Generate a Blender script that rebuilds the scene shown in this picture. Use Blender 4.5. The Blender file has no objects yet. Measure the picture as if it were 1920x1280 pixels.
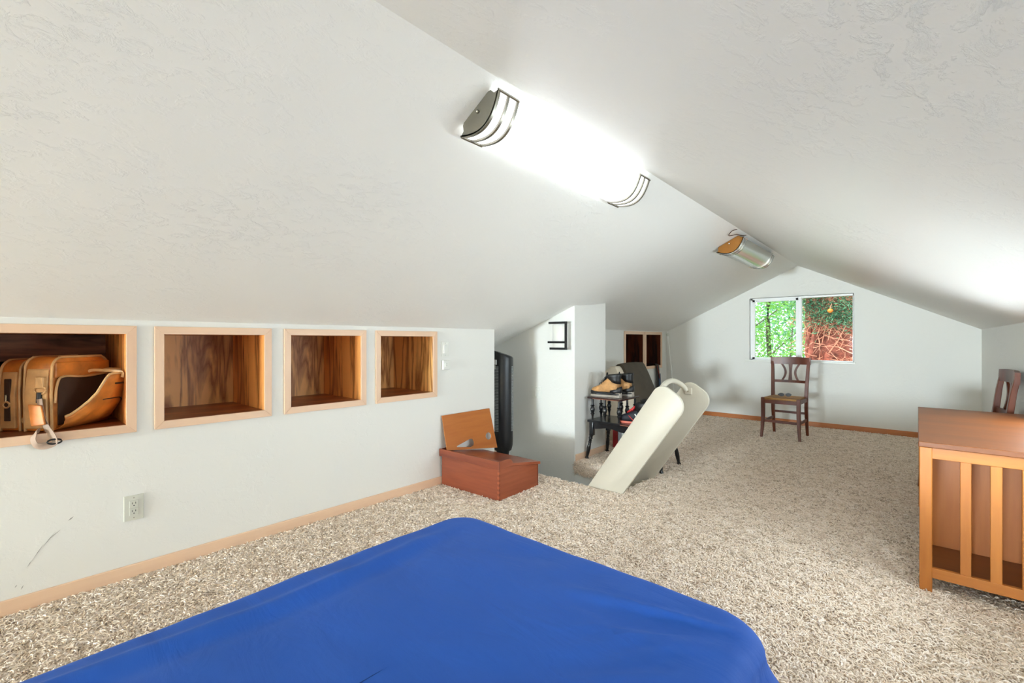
import bpy, bmesh, math, random
from mathutils import Vector, Matrix, noise
random.seed(7)
R = math.radians
scene = bpy.context.scene
COL = scene.collection

# ------------------------------------------------------------------ camera, world, light, exposure
CAM_H = 1.12
YAW = math.atan2(760.0, 853.3)
cam_d = bpy.data.cameras.new('camera'); cam = bpy.data.objects.new('camera', cam_d); COL.objects.link(cam)
cam_d.sensor_width = 36.0; cam_d.lens = 16.0; cam_d.shift_y = -2.0/1920.0
cam_d.clip_start = 0.02
cam.location = (0, 0, CAM_H); cam.rotation_euler = (R(90), 0, YAW)
scene.camera = cam

world = bpy.data.worlds.new('sky'); scene.world = world; world.use_nodes = True
wn = world.node_tree
bg = wn.nodes['Background']; bg.inputs[0].default_value = (0.80, 0.91, 1.0, 1); bg.inputs[1].default_value = 2.0

sun_d = bpy.data.lights.new('sun', 'SUN'); sun_d.energy = 4.5; sun_d.angle = R(1.0); sun_d.color = (1, .97, .92)
sun = bpy.data.objects.new('sun', sun_d); COL.objects.link(sun); sun.rotation_euler = (R(38), R(-22), 0)

rear_fill_d = bpy.data.lights.new('rear_fill_light', 'AREA'); rear_fill_d.shape = 'RECTANGLE'; rear_fill_d.size = 1.45; rear_fill_d.size_y = 0.85  # added fill lamp outside the invented rear window, evens the room light
rear_fill_d.energy = 1400; rear_fill_d.color = (0.79, 0.908, 1.0)
rear_fill = bpy.data.objects.new('rear_fill_light', rear_fill_d); COL.objects.link(rear_fill)
rear_fill.location = (-1.55, -11.13, 0.90); rear_fill.rotation_euler = (R(90), 0, 0)

side_fill_d = bpy.data.lights.new('side_fill_light', 'AREA'); side_fill_d.shape = 'RECTANGLE'; side_fill_d.size = 2.15; side_fill_d.size_y = 0.34  # added fill lamp outside the invented right-hand window, lifts the far end
side_fill_d.energy = 50; side_fill_d.color = (0.80, 0.91, 1.0)
side_fill = bpy.data.objects.new('side_fill_light', side_fill_d); COL.objects.link(side_fill)
side_fill.location = (0.64, 2.75, 0.88); side_fill.rotation_euler = (R(90), 0, R(90))
LAMP = 1.5
scene.cycles.diffuse_bounces = 8; scene.cycles.max_bounces = 14
scene.view_settings.view_transform = 'Standard'; scene.view_settings.look = 'None'
scene.view_settings.gamma = 1.0; scene.view_settings.exposure = 0.2
scene.view_settings.use_curve_mapping = False

# ------------------------------------------------------------------ helpers
def lin(r, g, b):
    def f(c):
        c /= 255.0
        return c/12.92 if c <= .04045 else ((c+.055)/1.055)**2.4
    return (f(r), f(g), f(b), 1)

def newmat(name):
    m = bpy.data.materials.new(name); m.use_nodes = True
    return m, m.node_tree.nodes, m.node_tree.links, m.node_tree.nodes['Principled BSDF']

def plain(name, rgb, rough=.5, metal=0, bump=0, bscale=200, spec=.5, coat=0, vary=0, vscale=8):
    m, N, L, P = newmat(name)
    P.inputs['Base Color'].default_value = lin(*rgb); P.inputs['Roughness'].default_value = rough
    P.inputs['Metallic'].default_value = metal; P.inputs['Specular IOR Level'].default_value = spec
    P.inputs['Coat Weight'].default_value = coat
    tc = N.new('ShaderNodeTexCoord')
    if vary:
        n = N.new('ShaderNodeTexNoise'); n.inputs['Scale'].default_value = vscale; n.inputs['Detail'].default_value = 5
        L.new(tc.outputs['Object'], n.inputs['Vector'])
        mx = N.new('ShaderNodeMix'); mx.data_type = 'RGBA'
        c = lin(*rgb)
        mx.inputs['A'].default_value = tuple(x*(1-vary) for x in c[:3])+(1,)
        mx.inputs['B'].default_value = tuple(min(1, x*(1+vary)) for x in c[:3])+(1,)
        mr = N.new('ShaderNodeMapRange'); mr.inputs['From Min'].default_value = .32; mr.inputs['From Max'].default_value = .68
        L.new(n.outputs['Fac'], mr.inputs['Value']); L.new(mr.outputs['Result'], mx.inputs['Factor']); L.new(mx.outputs['Result'], P.inputs['Base Color'])
    if bump:
        n2 = N.new('ShaderNodeTexNoise'); n2.inputs['Scale'].default_value = bscale; n2.inputs['Detail'].default_value = 4
        L.new(tc.outputs['Object'], n2.inputs['Vector'])
        b = N.new('ShaderNodeBump'); b.inputs['Strength'].default_value = 1; b.inputs['Distance'].default_value = bump
        L.new(n2.outputs['Fac'], b.inputs['Height']); L.new(b.outputs['Normal'], P.inputs['Normal'])
    return m

def wood(name, dark, light, axis='z', scale=9, rough=.35, coat=0, contrast=(.3, .7), figure=.0, fine=.5):
    """grain stretched along an axis of the object's own coordinates; figure adds cathedral bands"""
    m, N, L, P = newmat(name)
    tc = N.new('ShaderNodeTexCoord'); mp = N.new('ShaderNodeMapping')
    k_ = .13 if figure else .09
    s = {'x': (k_, 1, 1), 'y': (1, k_, 1), 'z': (1, 1, k_)}[axis]
    mp.inputs['Scale'].default_value = tuple(v*scale for v in s)
    L.new(tc.outputs['Object'], mp.inputs['Vector'])
    n = N.new('ShaderNodeTexNoise'); n.inputs['Scale'].default_value = 1; n.inputs['Detail'].default_value = 5; n.inputs['Distortion'].default_value = .6
    L.new(mp.outputs['Vector'], n.inputs['Vector'])
    n2 = N.new('ShaderNodeTexNoise'); n2.inputs['Scale'].default_value = 9; n2.inputs['Detail'].default_value = 3
    L.new(mp.outputs['Vector'], n2.inputs['Vector'])
    src = n.outputs['Fac']
    if figure:
        mul = N.new('ShaderNodeMath'); mul.operation = 'MULTIPLY'; mul.inputs[1].default_value = figure
        L.new(n.outputs['Fac'], mul.inputs[0])
        fr = N.new('ShaderNodeMath'); fr.operation = 'PINGPONG'; fr.inputs[1].default_value = 1
        L.new(mul.outputs[0], fr.inputs[0]); src = fr.outputs[0]
    add = N.new('ShaderNodeMix'); add.data_type = 'FLOAT'; add.inputs['Factor'].default_value = fine*.6
    L.new(src, add.inputs['A']); L.new(n2.outputs['Fac'], add.inputs['B'])
    cr = N.new('ShaderNodeValToRGB')
    cr.color_ramp.elements[0].position = contrast[0]; cr.color_ramp.elements[0].color = lin(*dark)
    cr.color_ramp.elements[1].position = contrast[1]; cr.color_ramp.elements[1].color = lin(*light)
    L.new(add.outputs['Result'], cr.inputs['Fac']); L.new(cr.outputs['Color'], P.inputs['Base Color'])
    P.inputs['Roughness'].default_value = rough; P.inputs['Coat Weight'].default_value = coat; P.inputs['Coat Roughness'].default_value = .15
    b = N.new('ShaderNodeBump'); b.inputs['Distance'].default_value = .0006; b.inputs['Strength'].default_value = .5
    L.new(n2.outputs['Fac'], b.inputs['Height']); L.new(b.outputs['Normal'], P.inputs['Normal'])
    return m

def plaster(name, rgb, amount, streak=False):
    """hand-trowelled paint: low ridges and flats"""
    m, N, L, P = newmat(name)
    P.inputs['Base Color'].default_value = lin(*rgb); P.inputs['Roughness'].default_value = .42 if streak else .5
    P.inputs['Specular IOR Level'].default_value = .35
    tc = N.new('ShaderNodeTexCoord'); mp = N.new('ShaderNodeMapping')
    mp.inputs['Scale'].default_value = (1.0, .62, 1.0) if streak else (1, 1, 1)
    mp.inputs['Rotation'].default_value = (0, 0, R(25))
    L.new(tc.outputs['Object'], mp.inputs['Vector'])
    n = N.new('ShaderNodeTexNoise'); n.inputs['Scale'].default_value = 24 if streak else 18; n.inputs['Detail'].default_value = 9
    n.inputs['Roughness'].default_value = .66; n.inputs['Distortion'].default_value = .35
    L.new(mp.outputs['Vector'], n.inputs['Vector'])
    cr = N.new('ShaderNodeValToRGB'); cr.color_ramp.elements[0].position = .50; cr.color_ramp.elements[1].position = .60
    L.new(n.outputs['Fac'], cr.inputs['Fac'])
    n3 = N.new('ShaderNodeTexNoise'); n3.inputs['Scale'].default_value = 70; n3.inputs['Detail'].default_value = 4; n3.inputs['Distortion'].default_value = .8
    L.new(mp.outputs['Vector'], n3.inputs['Vector'])
    big = N.new('ShaderNodeTexNoise'); big.inputs['Scale'].default_value = 2.2; big.inputs['Detail'].default_value = 2
    L.new(mp.outputs['Vector'], big.inputs['Vector'])
    bc = N.new('ShaderNodeValToRGB'); bc.color_ramp.elements[0].position = .38; bc.color_ramp.elements[1].position = .66
    bc.color_ramp.elements[0].color = (.12, .12, .12, 1)
    L.new(big.outputs['Fac'], bc.inputs['Fac'])
    mx = N.new('ShaderNodeMath'); mx.operation = 'MULTIPLY_ADD'; mx.inputs[1].default_value = .28
    L.new(n3.outputs['Fac'], mx.inputs[0]); L.new(cr.outputs['Color'], mx.inputs[2])
    mm = N.new('ShaderNodeMath'); mm.operation = 'MULTIPLY'
    L.new(mx.outputs[0], mm.inputs[0]); L.new(bc.outputs['Color'], mm.inputs[1])
    b = N.new('ShaderNodeBump'); b.inputs['Distance'].default_value = amount; b.inputs['Strength'].default_value = .9
    L.new(mm.outputs[0], b.inputs['Height']); L.new(b.outputs['Normal'], P.inputs['Normal'])
    return m

def emit(name, rgb, strength):
    m, N, L, P = newmat(name)
    P.inputs['Base Color'].default_value = lin(*rgb); P.inputs['Emission Color'].default_value = lin(*rgb)
    P.inputs['Emission Strength'].default_value = strength; P.inputs['Roughness'].default_value = .3
    return m

def link(o, parent=None):
    COL.objects.link(o)
    if parent is not None: o.parent = parent
    return o

def tag(o, label=None, cat=None, group=None, kind=None):
    if label: o['label'] = label
    if cat: o['category'] = cat
    if group: o['group'] = group
    if kind: o['kind'] = kind
    return o

def thing(name, label, cat, loc=(0, 0, 0), rz=0, group=None, rot=None):
    o = bpy.data.objects.new(name, None); COL.objects.link(o)
    o.empty_display_size = .05; o.location = loc; o.rotation_euler = rot if rot else (0, 0, rz)
    return tag(o, label, cat, group)

def finish(bm, name, mat, parent=None, smooth=False):
    bmesh.ops.remove_doubles(bm, verts=bm.verts, dist=1e-6)
    bmesh.ops.recalc_face_normals(bm, faces=bm.faces)
    me = bpy.data.meshes.new(name); bm.to_mesh(me); bm.free()
    if isinstance(mat, (list, tuple)):
        for q in mat: me.materials.append(q)
    else: me.materials.append(mat)
    if smooth:
        for p in me.polygons: p.use_smooth = True
        if smooth is not True: me.set_sharp_from_angle(angle=smooth)
    return link(bpy.data.objects.new(name, me), parent)

def add_box(bm, a, b, bevel=0.0, seg=2, M=None):
    lo = [min(a[i], b[i]) for i in range(3)]; hi = [max(a[i], b[i]) for i in range(3)]
    t = bmesh.new()
    vs = [t.verts.new((x, y, z)) for x in (lo[0], hi[0]) for y in (lo[1], hi[1]) for z in (lo[2], hi[2])]
    for f in ((0, 1, 3, 2), (4, 6, 7, 5), (0, 4, 5, 1), (2, 3, 7, 6), (0, 2, 6, 4), (1, 5, 7, 3)): t.faces.new([vs[i] for i in f])
    if bevel:
        bevel = min(bevel, .45*min(hi[i]-lo[i] for i in range(3)))
        bmesh.ops.bevel(t, geom=list(t.edges), offset=bevel, segments=seg, affect='EDGES', profile=.5)
    merge(bm, t, M)

def merge(bm, t, M=None):
    if M is not None: bmesh.ops.transform(t, matrix=M, verts=t.verts)
    bmesh.ops.recalc_face_normals(t, faces=t.faces)
    mp = {}
    for v in t.verts: mp[v] = bm.verts.new(v.co)
    for f in t.faces:
        try:
            g = bm.faces.new([mp[v] for v in f.verts]); g.smooth = f.smooth; g.material_index = f.material_index
        except ValueError: pass
    t.free()

def box(name, a, b, mat, parent=None, bevel=.002, M=None):
    bm = bmesh.new(); add_box(bm, a, b, bevel, 2, M); return finish(bm, name, mat, parent)

def add_prism(bm, pts, fn, d0, d1, bevel=0, M=None):
    """pts: 2D outline; fn(u,v,d)->xyz; extruded d0..d1"""
    t = bmesh.new()
    A = [t.verts.new(fn(u, v, d0)) for u, v in pts]; B = [t.verts.new(fn(u, v, d1)) for u, v in pts]
    t.faces.new(A); t.faces.new(B[::-1])
    n = len(pts)
    for i in range(n): t.faces.new((A[i], B[i], B[(i+1) % n], A[(i+1) % n]))
    if bevel:
        bmesh.ops.recalc_face_normals(t, faces=t.faces)
        bmesh.ops.bevel(t, geom=[e for e in t.edges if e.calc_face_angle(0) > R(40)], offset=bevel, segments=2, affect='EDGES', profile=.5)
    merge(bm, t, M)

def prism(name, pts, fn, d0, d1, mat, parent=None, bevel=0, smooth=False, M=None):
    bm = bmesh.new(); add_prism(bm, pts, fn, d0, d1, bevel, M); return finish(bm, name, mat, parent, smooth)

XZ = lambda u, v, d: (u, d, v)
YZ = lambda u, v, d: (d, u, v)
XY = lambda u, v, d: (u, v, d)

def catmull(P, n=6):
    P = [Vector(p) for p in P]; out = []
    for i in range(len(P)-1):
        p0 = P[max(i-1, 0)]; p1 = P[i]; p2 = P[i+1]; p3 = P[min(i+2, len(P)-1)]
        for k in range(n):
            t = k/n
            out.append(.5*((2*p1)+(p2-p0)*t+(2*p0-5*p1+4*p2-p3)*t*t+(3*p1-p0-3*p2+p3)*t**3))
    out.append(P[-1]); return out

def add_tube(bm, pts, r, seg=8, flat=None, closed=False):
    """r: number or list; flat=(width,thick,up) gives a strap cross-section"""
    pts = [Vector(p) for p in pts]; n = len(pts); rings = []; up = Vector((0, 0, 1)) if flat is None else Vector(flat[2])
    for i, p in enumerate(pts):
        if closed: t = pts[(i+1) % n]-pts[i-1]
        else: t = pts[min(i+1, n-1)]-pts[max(i-1, 0)]
        t.normalize()
        a = t.cross(up)
        if a.length < .05: a = t.cross(Vector((1, 0, 0)))
        a.normalize(); b = a.cross(t).normalized()
        rr = r[i] if isinstance(r, (list, tuple)) else r
        ring = []
        for k in range(seg):
            th = 2*math.pi*(k+.5)/seg
            if flat: q = p+a*(flat[0]*.5*math.copysign(min(1, abs(math.cos(th))*1.35), math.cos(th)))+b*(flat[1]*.5*math.copysign(min(1, abs(math.sin(th))*1.35), math.sin(th)))
            else: q = p+a*rr*math.cos(th)+b*rr*math.sin(th)
            ring.append(bm.verts.new(q))
        rings.append(ring)
    m = n if closed else n-1
    for i in range(m):
        A, B = rings[i], rings[(i+1) % n]
        for k in range(seg): bm.faces.new((A[k], A[(k+1) % seg], B[(k+1) % seg], B[k]))
    if not closed: bm.faces.new(rings[0][::-1]); bm.faces.new(rings[-1])

def tube(name, pts, r, mat, parent=None, seg=8, flat=None, smooth=True, closed=False):
    bm = bmesh.new(); add_tube(bm, pts, r, seg, flat, closed); return finish(bm, name, mat, parent, R(50) if smooth else False)

def add_lathe(bm, prof, seg=12, M=None):
    t = bmesh.new(); rings = []
    for z, r in prof:
        rings.append([t.verts.new((r*math.cos(2*math.pi*k/seg), r*math.sin(2*math.pi*k/seg), z)) for k in range(seg)])
    for A, B in zip(rings, rings[1:]):
        for k in range(seg): t.faces.new((A[k], A[(k+1) % seg], B[(k+1) % seg], B[k]))
    t.faces.new(rings[0][::-1]); t.faces.new(rings[-1])
    merge(bm, t, M)

def align(p, q):
    """matrix that maps z axis 0..1 onto p->q keeping metric size"""
    p, q = Vector(p), Vector(q); d = (q-p).normalized()
    return Matrix.Translation(p) @ d.to_track_quat('Z', 'Y').to_matrix().to_4x4()

def add_loft(bm, rings, cap=True):
    V = [[bm.verts.new(p) for p in r] for r in rings]; n = len(V[0])
    for A, B in zip(V, V[1:]):
        for k in range(n): bm.faces.new((A[k], A[(k+1) % n], B[(k+1) % n], B[k]))
    if cap: bm.faces.new(V[0][::-1]); bm.faces.new(V[-1])

def smooth01(a, b, x):
    t = max(0, min(1, (x-a)/(b-a))); return t*t*(3-2*t)

# ------------------------------------------------------------------ materials
M_wall = plaster('wall_paint', (229, 228, 222), .0008)
M_ceil = plaster('ceiling_paint', (238, 237, 232), .0015, True)
M_wallr = plaster('wall_paint_rough', (229, 228, 222), .0014, True)
M_white = plain('white_plastic', (228, 228, 220), .35)
M_vinyl = plain('white_vinyl', (240, 240, 238), .35)
M_cream = plain('cream_paint', (192, 185, 168), .45, bump=.0004, bscale=60)
M_peach = wood('pale_trim_wood', (222, 184, 152), (232, 199, 168), 'y', 8, .4)
M_peachz = wood('pale_trim_wood_upright', (222, 184, 152), (232, 199, 168), 'z', 8, .4)
M_orangebb = wood('orange_trim_wood', (168, 92, 36), (206, 126, 62), 'x', 7, .35)
M_oak = wood('oak_panel', (150, 92, 42), (240, 184, 112), 'z', 9, .45, contrast=(.08, .6), figure=8, fine=.3)
M_oak2 = wood('oak_panel_warm', (144, 80, 34), (236, 164, 90), 'z', 10, .45, contrast=(.08, .65), figure=7, fine=.3)
M_oakfloor = wood('oak_shelf', (118, 62, 34), (196, 122, 72), 'y', 7, .32, contrast=(.2, .8), figure=4, fine=.4)
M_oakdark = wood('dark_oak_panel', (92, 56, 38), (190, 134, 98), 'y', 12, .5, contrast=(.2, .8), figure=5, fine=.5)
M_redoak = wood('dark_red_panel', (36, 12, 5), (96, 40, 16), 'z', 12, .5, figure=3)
M_honey = wood('honey_wood', (158, 90, 27), (190, 118, 44), 'z', 7, .38, .15)
M_honeyx = wood('honey_wood_rail', (158, 90, 27), (190, 118, 44), 'x', 7, .38, .15)
M_honeytop = wood('honey_wood_top', (92, 46, 8), (122, 64, 13), 'x', 5, .40, 0)
M_honeyback = wood('honey_wood_panel', (160, 92, 38), (192, 118, 54), 'z', 5, .42)
M_mahog = wood('mahogany', (104, 44, 26), (148, 77, 48), 'x', 6, .36, .15)
M_mahogy = wood('mahogany_side', (120, 52, 28), (168, 88, 54), 'y', 6, .34, .2)
M_palette = wood('palette_plywood', (166, 88, 28), (194, 118, 46), 'y', 5, .5)
M_chair = wood('dark_chair_wood', (62, 23, 8), (114, 52, 20), 'z', 7, .38, .0)
M_rush = wood('rush_seat', (120, 78, 30), (196, 146, 78), 'x', 60, .7, contrast=(.35, .65))
M_blackpaint = plain('black_paint', (20, 20, 22), .28, coat=.2, vary=.4, vscale=30)
M_wornwood = plain('worn_wood', (128, 70, 44), .5)
M_darktop = wood('dark_table_top', (26, 12, 9), (66, 30, 22), 'x', 8, .25, .3)
M_black = plain('black_plastic', (24, 25, 27), .38)
M_blackmetal = plain('black_metal', (16, 15, 15), .4)
M_grille = plain('grille_grey', (150, 154, 152), .5)
M_nickel = plain('brushed_nickel', (150, 146, 134), .34, 1)
M_steel = plain('polished_steel', (208, 208, 206), .12, 1)
M_bronze = plain('bronze_cap', (150, 100, 48), .25, .85)
M_off = plain('unlit_acrylic', (196, 200, 194), .18, .55)
M_lens = emit('lit_diffuser', (246, 250, 255), LAMP)
M_shade = plain('frosted_glass', (232, 230, 222), .35)
M_plate = plain('beige_plate', (206, 206, 194), .4)
M_slot = plain('dark_slot', (30, 30, 30), .6)
M_leather = plain('tan_leather', (196, 116, 44), .46, bump=.0012, bscale=45, vary=.45, vscale=11)
M_leatherlt = plain('pale_leather_edge', (206, 160, 106), .5, bump=.0005, bscale=90, vary=.2, vscale=14)
M_lining = plain('dark_lining', (62, 40, 24), .8)
M_zip = plain('zip_metal', (150, 140, 120), .3, 1)
M_strap = plain('taupe_webbing', (170, 146, 128), .7, bump=.0004, bscale=300)
M_boot = plain('wheat_suede', (190, 140, 86), .7, bump=.0006, bscale=120, vary=.25, vscale=20)
M_bootblk = plain('black_rubber', (22, 21, 21), .45)
M_soleg = plain('grey_sole', (156, 146, 134), .6)
M_sneak = plain('charcoal_mesh', (34, 36, 44), .6)
M_red = plain('red_fabric', (200, 44, 44), .6)
M_coral = plain('coral_sole', (214, 110, 88), .5)
M_bookred = plain('red_cover', (150, 24, 28), .5)
M_bookgrey = plain('grey_cover', (150, 154, 160), .5)
M_page = plain('paper', (225, 220, 208), .8)
M_beige = plain('beige_canvas', (226, 212, 190), .8, bump=.0006, bscale=250)
M_olive = plain('olive_brown_fabric', (74, 64, 50), .75, bump=.0008, bscale=180, vary=.15)
M_scuff = plain('scuff_grey', (150, 148, 142), .8)
M_copper = plain('copper_wire', (96, 72, 52), .4, .6)
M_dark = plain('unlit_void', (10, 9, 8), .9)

def sheet_mat():
    m, N, L, P = newmat('blue_bed_sheet')
    P.inputs['Base Color'].default_value = lin(34, 88, 182); P.inputs['Roughness'].default_value = .72
    P.inputs['Sheen Weight'].default_value = .18; P.inputs['Sheen Tint'].default_value = lin(150, 170, 225); P.inputs['Sheen Roughness'].default_value = .45
    P.inputs['Specular IOR Level'].default_value = .25
    tc = N.new('ShaderNodeTexCoord')
    a = N.new('ShaderNodeTexNoise'); a.inputs['Scale'].default_value = 900; L.new(tc.outputs['Object'], a.inputs['Vector'])
    mp = N.new('ShaderNodeMapping'); mp.inputs['Scale'].default_value = (3, 9, 3); mp.inputs['Rotation'].default_value = (0, 0, R(-35)); L.new(tc.outputs['Object'], mp.inputs['Vector'])
    c = N.new('ShaderNodeTexNoise'); c.inputs['Scale'].default_value = 1.4; c.inputs['Detail'].default_value = 6; c.inputs['Distortion'].default_value = 1; L.new(mp.outputs['Vector'], c.inputs['Vector'])
    b1 = N.new('ShaderNodeBump'); b1.inputs['Distance'].default_value = .006; b1.inputs['Strength'].default_value = .7; L.new(c.outputs['Fac'], b1.inputs['Height'])
    b2 = N.new('ShaderNodeBump'); b2.inputs['Distance'].default_value = .0003; b2.inputs['Strength'].default_value = .6; L.new(a.outputs['Fac'], b2.inputs['Height'])
    L.new(b1.outputs['Normal'], b2.inputs['Normal']); L.new(b2.outputs['Normal'], P.inputs['Normal'])
    return m
M_sheet = sheet_mat()

def carpet_mat(name, strands):
    m, N, L, P = newmat(name)
    P.inputs['Roughness'].default_value = .9; P.inputs['Specular IOR Level'].default_value = .15
    cr = N.new('ShaderNodeValToRGB')
    e = cr.color_ramp.elements
    e[0].position = 0; e[0].color = lin(186, 166, 144); e[1].position = 1; e[1].color = lin(252, 240, 228)
    e.new(.25).color = lin(226, 207, 186); e.new(.7).color = lin(244, 228, 210)
    if strands:
        oi = N.new('ShaderNodeObjectInfo'); L.new(oi.outputs['Random'], cr.inputs['Fac'])
    else:
        tc = N.new('ShaderNodeTexCoord'); n = N.new('ShaderNodeTexNoise'); n.inputs['Scale'].default_value = 120; n.inputs['Detail'].default_value = 4
        L.new(tc.outputs['Object'], n.inputs['Vector']); L.new(n.outputs['Fac'], cr.inputs['Fac'])
        b = N.new('ShaderNodeBump'); b.inputs['Distance'].default_value = .008; L.new(n.outputs['Fac'], b.inputs['Height']); L.new(b.outputs['Normal'], P.inputs['Normal'])
    L.new(cr.outputs['Color'], P.inputs['Base Color'])
    return m
M_carpet = carpet_mat('carpet_base', False); M_pile = carpet_mat('carpet_strands', True)

def leaf_mat(name, rgb, trans):
    m, N, L, P = newmat(name)
    P.inputs['Base Color'].default_value = lin(*rgb); P.inputs['Roughness'].default_value = .5
    t = N.new('ShaderNodeBsdfTranslucent'); t.inputs[0].default_value = lin(min(255, rgb[0]+30), min(255, rgb[1]+30), rgb[2])
    mx = N.new('ShaderNodeMixShader'); mx.inputs[0].default_value = trans
    L.new(P.outputs[0], mx.inputs[1]); L.new(t.outputs[0], mx.inputs[2]); L.new(mx.outputs[0], N['Material Output'].inputs['Surface'])
    return m
M_leafbright = leaf_mat('bright_leaf', (138, 192, 104), .45)
M_leafmid = leaf_mat('mid_leaf', (120, 180, 142), .4)
M_leafdark = leaf_mat('dark_needle', (46, 92, 66), .3)
M_bark = plain('red_bark', (150, 84, 66), .85, bump=.01, bscale=18, vary=.45, vscale=14)
M_twig = plain('pink_brown_twig', (216, 146, 116), .8, vary=.25, vscale=6)
M_palebark = plain('pale_bark', (98, 94, 76), .8, vary=.3)
M_fruit = plain('orange_fruit', (232, 128, 40), .45)
M_ground = plain('garden_ground', (96, 104, 62), .9, vary=.3, vscale=2)

def glass_mat():
    m, N, L, P = newmat('window_glass')
    g = N.new('ShaderNodeBsdfGlossy'); g.inputs['Roughness'].default_value = .02
    t = N.new('ShaderNodeBsdfTransparent'); t.inputs[0].default_value = (.97, .985, .98, 1)
    mx = N.new('ShaderNodeMixShader'); mx.inputs[0].default_value = .0008; L.new(t.outputs[0], mx.inputs[1]); L.new(g.outputs[0], mx.inputs[2])
    L.new(mx.outputs[0], N['Material Output'].inputs['Surface'])
    return m
M_glass = glass_mat()

# ------------------------------------------------------------------ the room shell
XL, XR, XF = -2.753, .512, -2.939      # near left knee wall, right knee wall, far left knee wall
YE, YB = 6.95, -11.0                   # far gable, unseen gable behind the camera, pushed far back to even the light
RX, RZ = -1.17, 2.10                   # ridge
CX, CY0, CY1 = -2.352, 3.507, 4.06     # chase beside the stairs
Y_CORNER = 2.86
OX0, OX1, OY0, OY1 = -2.735, -1.605, 2.97, CY0   # stairwell opening
OXL, OYL = -3.15, 3.19   # the opening runs on to the left behind the fan

def ceil_z(x, y):
    if x > RX: return RZ-.514*(x-RX)
    s = .559+(.477-.559)*smooth01(3.4, 4.6, y)
    z = RZ-s*(RX-x)
    if x < CX: z += .175*(CX-x)*smooth01(2.87, 3.45, y)*(1-smooth01(3.6, 4.05, y))
    return z

def struct(o): o['kind'] = 'structure'; return o

def sheet_grid(bm, xs, ys, zf):
    V = [[bm.verts.new((x, y, zf(x, y))) for x in xs] for y in ys]
    for j in range(len(ys)-1):
        for i in range(len(xs)-1): bm.faces.new((V[j][i], V[j][i+1], V[j+1][i+1], V[j+1][i]))

bm = bmesh.new()
sheet_grid(bm, [XL-.003, -2.6, CX, -2.1, -1.8, -1.5, RX], [YB-.05, 0, 1, 2, 2.5, Y_CORNER], ceil_z)
sheet_grid(bm, [-3.45, -3.2, -3.0, XL-.003, -2.6, -2.45, -2.40, CX, -2.3, -2.1, -1.8, -1.5, RX], [Y_CORNER]+[2.87+.05*i for i in range(24)]+[CY1], ceil_z)
sheet_grid(bm, [XF-.003, -2.6, CX, -2.1, -1.8, -1.5, RX], [CY1, 4.2, 4.35, 4.5, 4.6, 5, 6, YE+.003], ceil_z)
bmesh.ops.remove_doubles(bm, verts=bm.verts, dist=1e-5)
for f in bm.faces: f.smooth = True
rp = lambda x, y: bm.verts.new((x, y, RZ-.514*(x-RX)))
bm.faces.new((rp(RX, YB-.05), rp(.55, YB-.05), rp(.55, YE+.05), rp(RX, YE+.05)))
for f in bm.faces: f.normal_update()
me = bpy.data.meshes.new('ceiling'); bm.to_mesh(me); bm.free(); me.materials.append(M_ceil)
struct(link(bpy.data.objects.new('ceiling', me)))

def rect_wall(name, axis, pos, u0, u1, z0, ztop, holes, mat, nu=None):
    """wall in plane axis=pos; ztop(u) upper edge; holes (u0,u1,z0,z1)"""
    us = sorted(set([u0, u1]+[h[0] for h in holes if u0 < h[0] < u1]+[h[1] for h in holes if u0 < h[1] < u1]+(nu or [])))
    bm = bmesh.new()
    P = (lambda u, z: (pos, u, z)) if axis == 'x' else (lambda u, z: (u, pos, z))
    for a, b in zip(us, us[1:]):
        mid = .5*(a+b); hs = sorted([h for h in holes if h[0] <= mid <= h[1]], key=lambda h: h[2])
        lo = z0
        for h in hs:
            if h[2] > lo: bm.faces.new([bm.verts.new(P(*p)) for p in ((a, lo), (b, lo), (b, h[2]), (a, h[2]))])
            lo = h[3]
        bm.faces.new([bm.verts.new(P(*p)) for p in ((a, lo), (b, lo), (b, ztop(b)), (a, ztop(a)))])
    bmesh.ops.remove_doubles(bm, verts=bm.verts, dist=1e-5)
    bmesh.ops.recalc_face_normals(bm, faces=bm.faces)
    me = bpy.data.meshes.new(name); bm.to_mesh(me); bm.free(); me.materials.append(mat)
    return struct(link(bpy.data.objects.new(name, me)))

NICHES = [(-.105, .387), (.530, .987), (1.132, 1.583), (1.730, 2.183)]    # clear openings along the near knee wall
NZ0, NZ1 = .728, 1.150
FN = [(5.595, 6.115), (6.215, 6.715)]                                     # far pair
ov = .02
wall_left = rect_wall('wall_left', 'x', XL, YB, Y_CORNER, 0, lambda u: ceil_z(XL, u)+ov, [(a, b, NZ0, NZ1) for a, b in NICHES], M_wall)
wall_far = rect_wall('wall_left_far', 'x', XF, CY1-.02, YE, 0, lambda u: ceil_z(XF, u)+ov, [(a, b, .745, 1.205) for a, b in FN], M_wall, [4.2, 4.4, 4.6, 5])
RWIN_ADDED = (1.65, 3.85, .70, 1.06)  # opening for an added, unseen window that admits the side fill
rect_wall('wall_right', 'x', XR, YB, YE, 0, lambda u: ceil_z(XR, 0)+ov, [RWIN_ADDED], M_wallr)
WIN = (-1.745, -.585, .852, 1.700)
rect_wall('wall_end', 'y', YE, XF, XR, 0, lambda u: ceil_z(u, YE)+ov, [WIN], M_wall, [RX])
BWIN_ADDED = (-2.30, -.80, .46, 1.34)  # opening for an added, unseen window that admits the rear fill
rect_wall('wall_back', 'y', YB, XL, XR, 0, lambda u: ceil_z(u, YB)+ov, [BWIN_ADDED], M_wall, [RX])
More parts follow.
